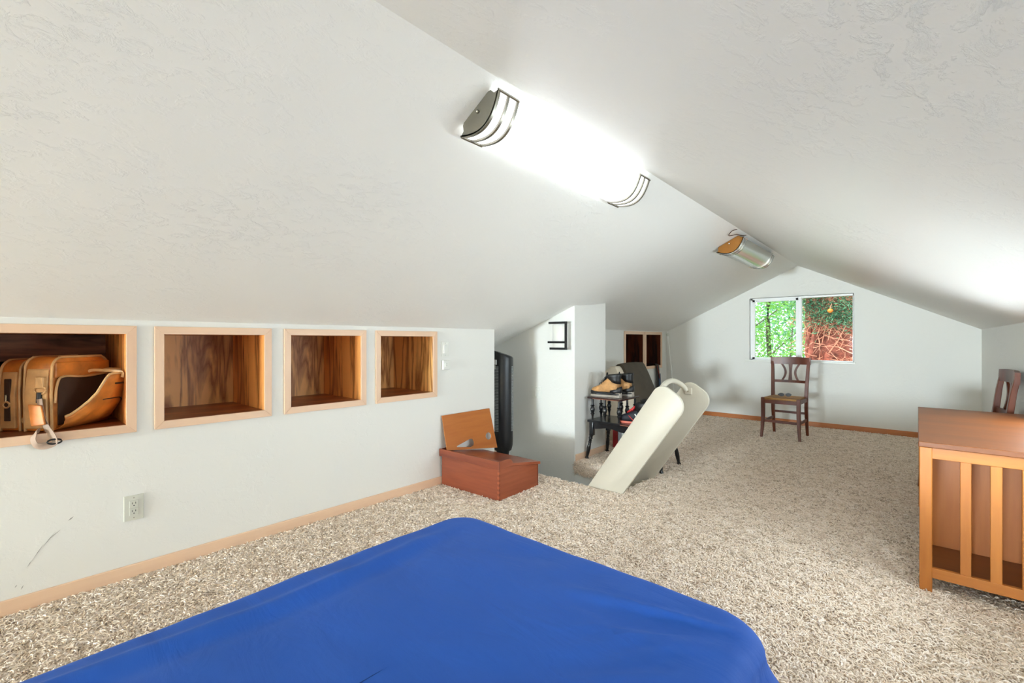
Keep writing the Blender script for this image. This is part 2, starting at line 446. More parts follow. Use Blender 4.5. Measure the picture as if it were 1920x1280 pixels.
# stair recess: return wall behind the corner, eave wall, chase front that runs down into the stairwell, chase side and rear
rect_wall('wall_recess_return', 'y', Y_CORNER, -3.4, XL, 0, lambda u: ceil_z(u, Y_CORNER)+ov, [], M_wall)
rect_wall('wall_recess_eave', 'x', -3.40, Y_CORNER, CY0, 0, lambda u: 1.12, [], M_wall)
rect_wall('wall_chase_front', 'y', CY0, -3.4, CX, -1.3, lambda u: ceil_z(u, CY0)+ov, [], M_wall, [-3.0, -2.8, -2.6])
rect_wall('wall_chase_side', 'x', CX, CY0, CY1, 0, lambda u: ceil_z(CX, u)+ov, [], M_wall, [3.6, 3.7, 3.8, 3.9])
rect_wall('wall_chase_rear', 'y', CY1, XF, CX, 0, lambda u: ceil_z(u, CY1)+ov, [], M_wall)
# stairwell shaft
rect_wall('wall_stairwell_far', 'y', CY0+.0005, CX, OX1+.1, -1.3, lambda u: -.02, [], M_wall)
rect_wall('wall_stairwell_near', 'y', OY0, OX0, OX1, -1.3, lambda u: -.01, [], M_wall)
rect_wall('wall_stairwell_left', 'x', OXL, OYL, OY1, -1.3, lambda u: -.01, [], M_wall)
rect_wall('wall_stairwell_step', 'y', OYL, OXL, OX0, -1.3, lambda u: -.01, [], M_wall)
rect_wall('wall_stairwell_jog', 'x', OX0, OY0, OYL, -1.3, lambda u: -.01, [], M_wall)
rect_wall('wall_stairwell_right', 'x', OX1, OY0, OY1+.012, -1.3, lambda u: -.01, [], M_wall)
struct(box('floor_stairwell', (OXL-.05, OY0-.05, -1.34), (OX1+.05, OY1+.05, -1.30), M_carpet, bevel=0))

# carpeted floor with the stairwell cut out
def floor_cells(bm, z):
    fx = [-3.4, OXL, OX0, OX1, .53]; fy = [YB-.02, OY0, OYL, OY1, YE+.02]
    V = [[bm.verts.new((x, y, z)) for x in fx] for y in fy]
    for j in range(4):
        for i in range(4):
            if (i, j) not in ((2, 1), (2, 2), (1, 2)): bm.faces.new((V[j][i], V[j][i+1], V[j+1][i+1], V[j+1][i]))
    return V
bm = bmesh.new(); floor_cells(bm, 0)
# carpet wrapped over the rim of the stairwell
def rim(a, b):
    A = [bm.verts.new((a[0], a[1], z)) for z in (0, -.095)]; B = [bm.verts.new((b[0], b[1], z)) for z in (0, -.095)]
    bm.faces.new((A[0], B[0], B[1], A[1]))
rim((CX, OY1), (OX1, OY1)); rim((OX0, OY0), (OX1, OY0)); rim((OX1, OY0), (OX1, OY1))
me = bpy.data.meshes.new('floor'); bm.to_mesh(me); bm.free(); me.materials.append(M_carpet)
struct(link(bpy.data.objects.new('floor', me)))

def carpet_pile():
    """shag yarns scattered by geometry nodes over the carpeted faces"""
    bm = bmesh.new()
    def quad(x0, x1, y0, y1): bm.faces.new([bm.verts.new(p) for p in ((x0, y0, 0), (x1, y0, 0), (x1, y1, 0), (x0, y1, 0))])
    quad(XL+.012, -1.3, -.4, OY0-.004); quad(-1.3, .49, .9, OY0-.004)
    quad(OX1+.004, .49, OY0-.004, OY1); quad(CX+.012, .49, OY1+.004, 4.06); quad(XF+.02, .49, 4.07, YE-.02); quad(XL+.01, OX0, Y_CORNER+.02, OYL-.01)
    quad(-3.2, XL+.01, Y_CORNER+.02, OYL-.01)
    f = bm.faces.new([bm.verts.new(p) for p in ((CX+.004, OY1, 0), (CX+.004, OY1, -.095), (OX1, OY1, -.095), (OX1, OY1, 0))])
    me = bpy.data.meshes.new('carpet_pile'); bm.to_mesh(me); bm.free(); me.materials.append(M_pile)
    o = link(bpy.data.objects.new('carpet_pile', me))
    ng = bpy.data.node_groups.new('pile', 'GeometryNodeTree')
    ng.interface.new_socket('Geometry', in_out='INPUT', socket_type='NodeSocketGeometry')
    ng.interface.new_socket('Geometry', in_out='OUTPUT', socket_type='NodeSocketGeometry')
    N, L = ng.nodes, ng.links
    gi = N.new('NodeGroupInput'); go = N.new('NodeGroupOutput')
    def yarn(s, m, e):
        c = N.new('GeometryNodeCurveQuadraticBezier'); c.inputs['Resolution'].default_value = 4
        c.inputs['Start'].default_value = s; c.inputs['Middle'].default_value = m; c.inputs['End'].default_value = e
        k = N.new('GeometryNodeCurvePrimitiveCircle'); k.inputs['Resolution'].default_value = 4; k.inputs['Radius'].default_value = .0021
        q = N.new('GeometryNodeCurveToMesh'); q.inputs['Fill Caps'].default_value = False
        L.new(c.outputs[0], q.inputs['Curve']); L.new(k.outputs[0], q.inputs['Profile Curve'])
        return q.outputs[0]
    j = N.new('GeometryNodeJoinGeometry')
    rnd = random.Random(3)
    for i in range(5):
        a = rnd.uniform(0, 6.28); x, y = rnd.uniform(-.008, .008), rnd.uniform(-.008, .008); l = rnd.uniform(.012, .022); w = rnd.uniform(-.008, .008)
        L.new(yarn((x, y, -.002), (x+l*.5*math.cos(a)-w*math.sin(a), y+l*.5*math.sin(a)+w*math.cos(a), rnd.uniform(.014, .022)), (x+l*math.cos(a), y+l*math.sin(a), rnd.uniform(.003, .009))), j.inputs[0])
    sm = N.new('GeometryNodeSetMaterial'); sm.inputs['Material'].default_value = M_pile; L.new(j.outputs[0], sm.inputs[0])
    d = N.new('GeometryNodeDistributePointsOnFaces'); d.inputs['Density'].default_value = 11000; d.inputs['Seed'].default_value = 4
    L.new(gi.outputs[0], d.inputs['Mesh'])
    ip = N.new('GeometryNodeInstanceOnPoints'); L.new(d.outputs['Points'], ip.inputs['Points']); L.new(sm.outputs[0], ip.inputs['Instance'])
    rv = N.new('FunctionNodeRandomValue'); rv.data_type = 'FLOAT_VECTOR'; rv.inputs[0].default_value = (-.25, -.25, 0); rv.inputs[1].default_value = (.25, .25, 6.283)
    ri = N.new('FunctionNodeRotateRotation') if hasattr(bpy.types, 'FunctionNodeRotateRotation') else None
    if ri:
        L.new(d.outputs['Rotation'], ri.inputs[0]); er = N.new('FunctionNodeEulerToRotation'); L.new(rv.outputs[0], er.inputs[0]); L.new(er.outputs[0], ri.inputs[1])
        try: ri.rotation_space = 'LOCAL'
        except Exception: pass
        L.new(ri.outputs[0], ip.inputs['Rotation'])
    sc = N.new('FunctionNodeRandomValue'); sc.data_type = 'FLOAT'; sc.inputs[2].default_value = .7; sc.inputs[3].default_value = 1.3
    L.new(sc.outputs[1], ip.inputs['Scale'])
    L.new(ip.outputs[0], go.inputs[0])
    md = o.modifiers.new('pile', 'NODES'); md.node_group = ng
    tag(o, 'beige shag carpet pile covering the whole floor', 'carpet', kind='stuff')
carpet_pile()

# baseboards
struct(box('baseboard_left', (XL, YB, 0), (XL+.012, 2.80, .072), M_peach, bevel=.004))
struct(box('baseboard_end', (XF, YE-.014, 0), (XR, YE, .075), M_orangebb, bevel=.005))
struct(box('baseboard_chase', (CX, CY0+.01, 0), (CX+.012, CY1, .07), M_peach, bevel=.003))
struct(box('baseboard_right', (XR-.013, 4.4, 0), (XR, YE, .075), M_orangebb, bevel=.004))

# scuff marks on the near knee wall
for a, b, w in (((.211, .352), (.194, .337), .005), ((.170, .306), (.135, .276), .0022), ((.155, .303), (.117, .250), .0022), ((.120, .262), (.088, .208), .002),
                ((.085, .205), (.072, .182), .002), ((.062, .112), (.054, .095), .003), ((.044, .12), (.037, .11), .003)):
    d = Vector((b[0]-a[0], b[1]-a[1])).normalized(); n = Vector((-d.y, d.x))*w*.5
    m_ = ((a[0]+b[0])/2+n.x, (a[1]+b[1])/2+n.y); m2 = ((a[0]+b[0])/2-n.x, (a[1]+b[1])/2-n.y)
    prism('scuff_mark', [a, m_, b, m2], YZ, XL, XL+.0006, M_scuff, wall_left)

# ------------------------------------------------------------------ wall niches
def niche(label, x, y0, y1, z0, z1, depth, group, mats, trim=.038, deep=None, lip=.001):
    t = thing('wall_niche', label, 'wall niche', (x, (y0+y1)/2, z0), 0, group)
    w = (y1-y0)/2; h = z1-z0; d = depth; th = .014
    mb, ms, mf = mats
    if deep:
        box('back_panel', (-deep-th, -w-th, -th), (-deep, w+th, h+th), M_dark, t, 0)  # near-black colour stands in for the darkness of the cavity behind
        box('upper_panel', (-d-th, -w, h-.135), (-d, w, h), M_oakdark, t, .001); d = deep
    else:
        box('back_panel', (-d-th, -w-th, -th), (-d, w+th, h+th), mb, t, 0)
    for s in (-1, 1): box('side_panel', (-d, s*w, -th), (0, s*(w+th), h+th), ms, t, 0)
    box('top_panel', (-d, -w, h), (0, w, h+th), ms, t, 0)
    box('bottom_panel', (-d, -w, -th), (0, w, 0), mf, t, 0)
    e = trim; k = .011
    Y = lambda u, v, dd: (dd, u, v)
    prism('frame_rail', [(-w, h), (w, h), (w+e, h+e), (-w-e, h+e)], Y, 0, k, M_peach, t, .0015)
    prism('frame_rail', [(-w-e, -e), (w+e, -e), (w, 0), (-w, 0)], Y, 0, k, M_peach, t, .0015)
    prism('frame_stile', [(-w, 0), (-w, h), (-w-e, h+e), (-w-e, -e)], Y, 0, k, M_peachz, t, .0015)
    prism('frame_stile', [(w, h), (w, 0), (w+e, -e), (w+e, h+e)], Y, 0, k, M_peachz, t, .0015)
    return t
G = 'oak-lined niches in the near knee wall'
LB = ['wood-lined wall niche holding the tan leather bag', 'empty oak wall niche directly right of the one with the bag',
      'empty oak wall niche, second from the light switch', 'empty oak wall niche next to the light switch']
for i, (a, b) in enumerate(NICHES):
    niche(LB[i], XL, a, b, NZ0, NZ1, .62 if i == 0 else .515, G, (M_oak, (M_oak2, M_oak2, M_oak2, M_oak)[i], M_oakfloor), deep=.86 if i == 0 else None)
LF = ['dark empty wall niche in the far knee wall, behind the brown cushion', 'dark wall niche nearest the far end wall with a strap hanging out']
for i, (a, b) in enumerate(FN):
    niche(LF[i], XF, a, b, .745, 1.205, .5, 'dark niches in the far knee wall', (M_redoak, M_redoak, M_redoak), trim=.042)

# ------------------------------------------------------------------ windows
def window(name, x0, x1, z0, z1, y, out, split, sill, M=None):
    """out: +1 if outdoors lies at +y"""
    w = bpy.data.objects.new(name, None); COL.objects.link(w); w['kind'] = 'structure'
    w.location = (0, 0, 0); D = .11*out
    for nm, a, b in (('jamb', (x0-.004, y, z0), (x0, y+D, z1)), ('jamb', (x1, y, z0), (x1+.004, y+D, z1)), ('head', (x0, y, z1), (x1, y+D, z1+.004)), ('sill_board', (x0, y, z0-.004), (x1, y+D, z0))):
        box(nm, a, b, M_vinyl, w, 0, M)
    if sill: box('window_sill', (x0-.062, y-.022*out, z0-.024), (x1+.022, y+.012*out, z0), M_white, w, .003, M)
    f0, f1 = y+.045*out, y+.10*out; e = .030
    box('frame_stile', (x0, f0, z0), (x0+e, f1, z1), M_vinyl, w, .003, M); box('frame_stile', (x1-.012, f0, z0), (x1, f1, z1), M_vinyl, w, .003, M)
    box('frame_rail', (x0, f0, z1-.025), (x1, f1, z1), M_vinyl, w, .003, M); box('frame_rail', (x0, f0, z0), (x1, f1, z0+.012), M_vinyl, w, .003, M)
    # sliding sash at left
    s0, s1 = y+.03*out, y+.062*out
    sx0, sx1 = x0+.022, split
    for nm, a, b in (('sash_stile', (sx0, s0, z0+.008), (sx0+.034, s1, z1-.018)), ('sash_stile', (sx1-.04, s0, z0+.008), (sx1, s1, z1-.018)),
                     ('sash_rail', (sx0, s0, z1-.05), (sx1, s1, z1-.018)), ('sash_rail', (sx0, s0, z0+.008), (sx1, s1, z0+.036))):
        box(nm, a, b, M_vinyl, w, .002, M)
    box('mullion', (split-.012, y+.02*out, z0+.005), (split+.022, f1, z1-.01), M_vinyl, w, .002, M)
    box('pane', (sx0+.03, y+.044*out, z0+.03), (sx1-.03, y+.048*out, z1-.045), M_glass, w, 0, M)
    box('pane', (split+.015, y+.075*out, z0+.01), (x1-.01, y+.079*out, z1-.02), M_glass, w, 0, M)
    return w
window('window_1', WIN[0], WIN[1], WIN[2], WIN[3], YE, 1, -1.158, True)
window('window_added_rear', BWIN_ADDED[0], BWIN_ADDED[1], BWIN_ADDED[2], BWIN_ADDED[3], YB, -1, -1.55, True)  # invented window out of view, put in for the rear fill lamp
SWAP = Matrix(((0, 1, 0, 0), (1, 0, 0, 0), (0, 0, 1, 0), (0, 0, 0, 1)))
window('window_added_side', RWIN_ADDED[0], RWIN_ADDED[1], RWIN_ADDED[2], RWIN_ADDED[3], XR, 1, 2.75, True, SWAP)  # invented window out of view, put in for the side fill lamp

# ------------------------------------------------------------------ ceiling light fixtures
def fixture(label, y0, y1, lit, off):
    """wrap light on the left slope just under the ridge; local u down the slope, v away from the ceiling, w along the room"""
    s = math.atan(.559 if lit else .49)
    u = Vector((-math.cos(s), 0, -math.sin(s))); v = Vector((math.sin(s), 0, -math.cos(s)))*1.0
    v = Vector((math.sin(s), 0, -math.cos(s)))
    if v.z > 0: v = -v
    o = Vector((RX-.006, y0, ceil_z(RX-.006, y0)))+u*.012+v*.002
    t = thing('ceiling_light', label, 'ceiling light', o, 0, 'wrap lights under the ridge')
    W, Dp, Ln = off
    P = lambda a, b, c: tuple(u*a+v*b+Vector((0, c, 0)))
    def arc(w0, w1, b0, b1, n=18):
        # shallow bow from (w0,b0) to (w1,b0) reaching b1
        return [(w0+(w1-w0)*i/n, b0+(b1-b0)*math.sin(math.pi*i/n)**.9) for i in range(n+1)]
    cap_m = M_nickel if lit else M_bronze; band_m = M_nickel if lit else M_steel; lens_m = M_lens if lit else M_off
    box('backplate', (0, 0, 0), (1, 1, 1), M_white, t, 0, Matrix(((u.x*W*.66, 0, v.x*.02, u.x*W*.17), (0, Ln-.02, 0, .01), (u.z*W*.66, 0, v.z*.02, u.z*W*.17), (0, 0, 0, 1))))
    notch = [(0, .036), (.022, .028), (.03, .006), (.04, 0), (W-.04, 0), (W-.03, .006), (W-.022, .028), (W, .036)]
    outline = arc(0, W, .036, Dp)[::-1]
    poly = notch+[p for p in outline[1:-1]]
    for c0, c1 in ((0, .004), (Ln-.004, Ln)):
        prism('end_cap', poly, P, c0, c1, cap_m, t, 0)
    # curved diffuser, a thin bowed sheet
    A = arc(.006, W-.006, .036, Dp-.004); B = arc(.010, W-.010, .034, Dp-.008)
    prism('diffuser', A+B[::-1], P, .004, Ln-.004, lens_m, t, 0, R(40))
    # metal bands that wrap the ends
    A = arc(-.003, W+.003, .036, Dp+.004); B = arc(.008, W-.008, .034, Dp-.006)
    for c in (.006, .058, .112, Ln-.120, Ln-.066, Ln-.014):
        prism('band', A+B[::-1], P, c-.006, c+.006, band_m, t, 0, R(40))
    for side in (0, W):
        for c0, c1 in ((0, .117), (Ln-.125, Ln)):
            b = bmesh.new(); add_prism(b, [(side-.003, .03), (side+.003, .03), (side+.003, .042), (side-.003, .042)], P, c0, c1); finish(b, 'edge_strip', band_m, t)
    b = bmesh.new(); c = u*(W/2)+v*.025
    add_lathe(b, [(0, .007), (.004, .008), (.008, .006), (.010, .002)], 10, Matrix.Translation(c) @ Matrix.Rotation(R(90), 4, 'X')); finish(b, 'thumb_screw', band_m, t, R(40))
    return t
L1 = fixture('long ceiling light glowing white under the ridge near the camera', 1.235, 2.545, True, (.238, .098, 1.29))
L2 = fixture('unlit ceiling light with a shiny metal body near the far end wall', 4.46, 5.66, False, (.262, .112, 1.20))
# loose wire above the unlit light
wz = lambda x, y: ceil_z(x, y)-.012
tag(tube('loose_wire', catmull([(-1.16, 4.50, 2.075), (-1.185, 4.46, 2.068), (-1.20, 4.36, 2.062), (-1.245, 4.28, 2.046), (-1.20, 4.22, 2.07), (-1.172, 4.26, 2.085)], 5), .0035, M_copper, seg=6),
    'short curled wire poking out beside the unlit ceiling light', 'wire')

# ------------------------------------------------------------------ wall plates, thermostat, sconce
def plate(name, label, cat, loc, rz, w, h, mat, rockers=(), outlets=(), group=None):
    """local +y points out of the wall, x across"""
    t = thing(name, label, cat, loc, rz, group)
    box('cover_plate', (-w/2, 0, 0), (w/2, .006, h), mat, t, .0025)
    for cx in rockers:
        r = box('rocker', (cx-.0165, .005, h/2-.033), (cx+.0165, .010, h/2+.033), mat, t, .002)
    for cz in outlets:
        o = box('receptacle', (-.0165, .005, cz-.017), (.0165, .0085, cz+.017), mat, t, .002)
        for sx in (-.006, .006): box('slot', (sx-.0011, .0083, cz), (sx+.0011, .0089, cz+.009), M_slot, o, 0)
        b = bmesh.new(); add_lathe(b, [(0, .0025), (.0006, .0025)], 10, Matrix.Translation((0, .0089, cz-.007)) @ Matrix.Rotation(R(90), 4, 'X')); finish(b, 'ground_hole', M_slot, o)
    for zz in (.012, h-.012):
        b = bmesh.new(); add_lathe(b, [(0, .0025), (.0006, .0025)], 8, Matrix.Translation((0, .0066, zz)) @ Matrix.Rotation(R(90), 4, 'X')); finish(b, 'screw', M_nickel, t)
    return t
plate('wall_outlet', 'beige double power outlet low on the near wall', 'outlet', (XL, .415, .277), R(-90), .074, .117, M_plate, outlets=(.076, .040))
plate('light_switch', 'white rocker light switch right of the near niches', 'light switch', (XL, 2.303, .994), R(-90), .074, .116, M_white, rockers=(0,))
plate('light_switch', 'white double rocker switch low on the wall beside the tower fan', 'light switch', (-2.80, CY0, .55), R(180), .118, .118, M_white, rockers=(-.024, .024))
t = thing('fan_control', 'small white control box under the light switch', 'control', (XL, 2.306, .893), R(-90))
box('housing', (-.036, 0, 0), (.036, .022, .074), M_white, t, .006)
b_ = box('slider', (-.006, .022, .022), (.022, .028, .054), M_white, t, .002)
for zz in (.03, .044): box('button', (.002, .0278, zz), (.014, .0295, zz+.006), M_plate, b_, .0005)

t = thing('wall_sconce', 'white wall sconce with a black C-shaped metal frame', 'wall lamp', (-2.50, CY0, 1.03), R(180))
# local: x runs to the camera's left, +y out of the wall
prism('shade', [(.085*math.cos(a), .012+.060*math.sin(a)) for a in [math.pi*i/14 for i in range(15)]], XY, .020, .235, M_shade, t, .002, R(40))
box('wall_plate', (-.07, 0, .03), (.07, .012, .225), M_white, t, .002)
for z0_, xa, xb in ((.244, -.108, .092), (.063, -.108, .102), (.004, -.108, .080)):
    box('bar', (xa, .066, z0_), (xb, .082, z0_+.020), M_blackmetal, t, .001)
box('upright', (-.112, .066, .004), (-.092, .083, .264), M_blackmetal, t, .001)
for z0_ in (.010, .248): box('arm', (-.012, 0, z0_), (.012, .070, z0_+.010), M_blackmetal, t, .001)

# ------------------------------------------------------------------ bed
def bed():
    X0, X1, Y0, Y1, ZT, ZB = -1.258, -.236, -.86, 1.142, .50, .17
    t = thing('bed', 'single bed under a smooth royal blue fitted sheet', 'bed', ((X0+X1)/2, (Y0+Y1)/2, 0))
    cx, cy = (X0+X1)/2, (Y0+Y1)/2; hw, hl = (X1-X0)/2, (Y1-Y0)/2
    def outline(inset, rad, n):
        """rounded rectangle sampled evenly; returns list of (x,y,nx,ny)"""
        a, b = hw-inset, hl-inset; r = min(rad, a, b); out = []
        segs = [((a, -b+r), (a, b-r)), None, ((a-r, b), (-a+r, b)), None, ((-a, b-r), (-a, -b+r)), None, ((-a+r, -b), (a-r, -b)), None]
        cen = {1: (a-r, b-r, 0), 3: (-a+r, b-r, 90), 5: (-a+r, -b+r, 180), 7: (a-r, -b+r, 270)}
        nl = (70, 0, 36, 0, 70, 0, 36, 0)
        for i, s in enumerate(segs):
            if s:
                for k in range(nl[i]):
                    q = k/nl[i]; x = s[0][0]+(s[1][0]-s[0][0])*q; y = s[0][1]+(s[1][1]-s[0][1])*q
                    nx, ny = ((1, 0), 0, (0, 1), 0, (-1, 0), 0, (0, -1))[i]; out.append((x, y, nx, ny))
            else:
                c = cen[i]
                for k in range(14):
                    g = R(c[2]+90*k/14); out.append((c[0]+r*math.cos(g), c[1]+r*math.sin(g), math.cos(g), math.sin(g)))
        return out
    def wr(x, y):
        # creases on the top of the sheet
        v = Vector((x*2.0+y*.8, y*3.2-x*1.5, 3)); z = .006*noise.noise(v)+.0045*noise.noise(v*3.1)
        # long soft fold along the wall side
        d = (x+hw)-.105-.05*noise.noise(Vector((y*1.2, 5, 0))); z += .012*math.exp(-(d/.022)**2)*smooth01(hl, hl-.5, y)
        z -= .006*math.exp(-((d-.05)/.03)**2)*smooth01(hl, hl-.5, y)
        # pulls running in from the near right corner
        for k, (ox, oy, ang, ln, amp) in enumerate(((hw-.05, hl-.10, 196, .42, .006), (hw-.04, hl-.17, 205, .34, .005), (hw-.12, hl-.22, 236, .2, .004), (hw-.2, hl-.24, 240, .22, .003), (hw-.1, hl-.32, 222, .22, .005))):
            dx, dy = x-ox, y-oy; ca, sa = math.cos(R(ang)), math.sin(R(ang)); al = dx*ca+dy*sa; ac = -dx*sa+dy*ca
            if -.05 < al < ln: z += 1.7*amp*math.exp(-(ac/.011)**2)*math.sin(math.pi*(al+.05)/(ln+.05))
        return z
    rings = []
    R0 = .09; er = .050
    for ins in (hw-.004, hw-.05, hw-.10, .36, .32, .28, .25, .22, .20, .18, .16, .145, .13, .115, .10, .09, .08, .07):
        rings.append([(x, y, ZT+wr(x, y)) for x, y, nx, ny in outline(ins, max(.02, R0-ins*.3), 0)])
    for k in range(0, 9):
        g = R(90*k/8); rings.append([(x, y, ZT-er+er*math.cos(g)+wr(x, y)*math.cos(g)) for x, y, nx, ny in outline(er-er*math.sin(g), R0, 0)])
    base = outline(0, R0, 0); n = len(base); s = 0; per = []
    for i in range(n):
        per.append(s); q = base[(i+1) % n]; s += math.hypot(q[0]-base[i][0], q[1]-base[i][1])
    for k in range(1, 13):
        dz = k/12*(ZT-er-ZB); f = k/12; row = []
        for i, (x, y, nx, ny) in enumerate(base):
            corner = math.exp(-((x-hw)**2+(y-hl)**2)/.10)
            fold = .012*f*math.sin(per[i]*34+2*noise.noise(Vector((per[i]*2, 0, 0))))*(0.25+corner*1.3)+.02*noise.noise(Vector((per[i]*3, f*1.5, 7)))*f
            flare = .012*f+(.060*corner*smooth01(0, .55, f))
            row.append((x+nx*(fold+flare), y+ny*(fold+flare), ZT-er-dz))
        rings.append(row)
    bm = bmesh.new(); add_loft(bm, rings, False); bm.faces.new([v for v in bm.verts][:n][::-1])
    finish(bm, 'fitted_sheet', M_sheet, t, True)
    box('box_spring', (-hw+.03, -hl+.03, .09), (hw-.03, hl-.03, .30), M_beige, t, .02)
    for sx in (-1, 1):
        for sy in (-1, 1):
            b = bmesh.new(); add_lathe(b, [(0, .02), (.004, .024), (.09, .028)], 12, Matrix.Translation((sx*(hw-.1), sy*(hl-.1), 0))); finish(b, 'leg', M_black, t, R(40))
bed()

# ------------------------------------------------------------------ slatted media cabinet at right
def cabinet():
    X0, X1, Y0, Y1, H = .003, .492, 2.716, 4.125, .672
    t = thing('slatted_cabinet', 'honey wood cabinet with slatted side beside the right wall', 'cabinet', (X0, Y0, 0))
    w, l = X1-X0, Y1-Y0; tt = .024; g = .008
    box('top', (0, 0, H-tt), (w, l, H), M_honeytop, t, .003)
    lw = .043
    for lx in (g*.4, w-lw-g*.4):
        for ly in (g, l-lw-g): box('leg', (lx, ly, 0), (lx+lw, ly+lw, H-tt), M_honey, t, .003)
    for ly in (g+.008, l-g-.008-.022):
        box('upper_rail', (lw, ly, H-tt-.05), (w-lw, ly+.022, H-tt), M_honeyx, t, .002)
        box('lower_rail', (lw, ly, .072), (w-lw, ly+.022, .116), M_honeyx, t, .002)
        for sx in (.134, .224, .313):
            box('slat', (sx, ly+.003, .114), (sx+.034, ly+.019, H-tt-.048), M_honey, t, .0015)
    box('bottom_shelf', (lw*.3, .03, .082), (w-lw*.3, l-.03, .102), M_honeytop, t, .002)
    for ly in (.37, l-.39): box('inner_panel', (.03, ly, .102), (w-.02, ly+.018, H-tt), M_honeyback, t, .001)
    box('side_rail', (.01, lw, H-tt-.05), (.03, l-lw, H-tt), M_honeyx, t, .002)
    box('back_panel', (w-.03, lw, .09), (w-.02, l-lw, H-tt), M_honeyback, t, .001)
    box('middle_shelf', (.03, .39, .35), (w-.03, l-.39, .368), M_honeytop, t, .002)
cabinet()

# ------------------------------------------------------------------ dining chairs
def chair(label, loc, rz):
    """local: front toward -y, back at +y"""
    t = thing('dining_chair', label, 'chair', loc, rz, 'dark wooden dining chairs')
    fw, bw, d, sh = .195, .172, .40, .455
    def bar(name, pts, wx, wy, parent=t, mat=M_chair):
        bm = bmesh.new(); rings = []
        for i, p in enumerate(pts):
            a = wx[i] if isinstance(wx, (list, tuple)) else wx; b = wy[i] if isinstance(wy, (list, tuple)) else wy
            rings.append([(p[0]-a/2, p[1]-b/2, p[2]), (p[0]+a/2, p[1]-b/2, p[2]), (p[0]+a/2, p[1]+b/2, p[2]), (p[0]-a/2, p[1]+b/2, p[2])])
        add_loft(bm, rings); bmesh.ops.bevel(bm, geom=list(bm.edges), offset=.003, segments=1, affect='EDGES')
        return finish(bm, name, mat, parent)
    for s in (-1, 1):
        bar('leg', [(s*(fw-.002), -.002, 0), (s*(fw-.012), .008, .12), (s*(fw-.018), .018, .26), (s*(fw-.018), .018, .47)], [.024, .030, .036, .038], [.024, .030, .036, .038])
        pts = [(s*bw, d+.045, 0), (s*bw, d+.012, .14), (s*bw, d-.012, .30), (s*bw, d-.015, .48), (s*(bw+.004), d-.004, .62), (s*(bw+.010), d+.014, .78), (s*(bw+.016), d+.030, .875)]
        bar('rear_leg', pts, [.026, .030, .034, .036, .034, .032, .030], [.028, .032, .036, .038, .034, .030, .028])
        # side seat rail and stretcher
        for nm, z0, z1, th in (('side_rail', .412, .455, .022), ('side_stretcher', .186, .216, .016)):
            prism(nm, [(0, z0), (1, z0), (1, z1), (0, z1)], lambda u, v, q, s=s: (s*(fw-.018+(bw-fw+.018)*u)+q, .03+(d-.05)*u, v), -th/2, th/2, M_chair, t, .002)
    box('front_rail', (-fw+.03, .006, .405), (fw-.03, .030, .455), M_chair, t, .002)
    box('rear_rail', (-bw+.01, d-.026, .412), (bw-.01, d-.004, .452), M_chair, t, .002)
    box('front_stretcher', (-fw+.03, .010, .190), (fw-.03, .026, .218), M_chair, t, .002)
    box('rear_stretcher', (-bw+.01, d-.016, .262), (bw-.01, d, .288), M_chair, t, .002)
    # woven rush seat: four triangles of cord that meet in the middle
    seat = [(-fw+.016, .006), (fw-.016, .006), (bw-.014, d-.02), (-bw+.014, d-.02)]
    c = (0, d*.48)
    bm = bmesh.new()
    for i in range(4):
        a, b = seat[i], seat[(i+1) % 4]; n = 11
        for k in range(n):
            f0, f1 = k/n, (k+.86)/n
            p = [(a[0]+(c[0]-a[0])*f0, a[1]+(c[1]-a[1])*f0), (b[0]+(c[0]-b[0])*f0, b[1]+(c[1]-b[1])*f0), (b[0]+(c[0]-b[0])*f1, b[1]+(c[1]-b[1])*f1), (a[0]+(c[0]-a[0])*f1, a[1]+(c[1]-a[1])*f1)]
            zt = .470-.006*math.sin(math.pi*f0*.9)
            add_prism(bm, p, XY, .448, zt)
    finish(bm, 'seat', M_rush, t)
    # curved crest rail
    def yb(x, z): return d+.032*smooth01(.45, .9, z)+.022*(1-(x/bw)**2)
    bm = bmesh.new(); rings = []
    for i in range(13):
        x = -bw-.034+(2*bw+.068)*i/12; y = yb(max(-bw, min(bw, x)), .88)-.004; up = .012*(1-(x/bw)**2)
        rings.append([(x, y-.014, .838), (x, y+.012, .838), (x, y+.016, .916+up*.5), (x, y-.010, .920+up*.5)])
    add_loft(bm, rings); bmesh.ops.bevel(bm, geom=[e for e in bm.edges if e.calc_face_angle(0) > R(30)], offset=.006, segments=2, affect='EDGES')
    finish(bm, 'crest_rail', M_chair, t, R(35))
    bm = bmesh.new(); rings = []
    for i in range(11):
        x = -bw+(2*bw)*i/10; y = yb(x, .63)-.012
        rings.append([(x, y-.010, .622), (x, y+.010, .622), (x, y+.010, .652), (x, y-.010, .652)])
    add_loft(bm, rings); finish(bm, 'lower_back_rail', M_chair, t, R(35))
    # centre splat and two bowed slats
    for kind in (-1, 0, 1):
        bm = bmesh.new(); rings = []
        for i in range(13):
            q = i/12; z = .648+(.842-.648)*q
            if kind == 0: x = 0; hw = .013+.007*abs(2*q-1)**1.5
            else: x = kind*(.086-.036*math.sin(math.pi*q)+.010*(q-.5)); hw = .0115
            y = yb(x, z)-.008
            rings.append([(x-hw, y-.007, z), (x+hw, y-.007, z), (x+hw, y+.007, z), (x-hw, y+.007, z)])
        add_loft(bm, rings); finish(bm, 'splat' if kind == 0 else 'bowed_slat', M_chair, t, R(35))
    return t
chair('dark wooden chair with rush seat standing under the window', (-1.148, 5.80, 0), R(-3))
chair('dark wooden chair against the right wall, mostly hidden by the cabinet', (.030, 4.45, 0), R(-85.4))

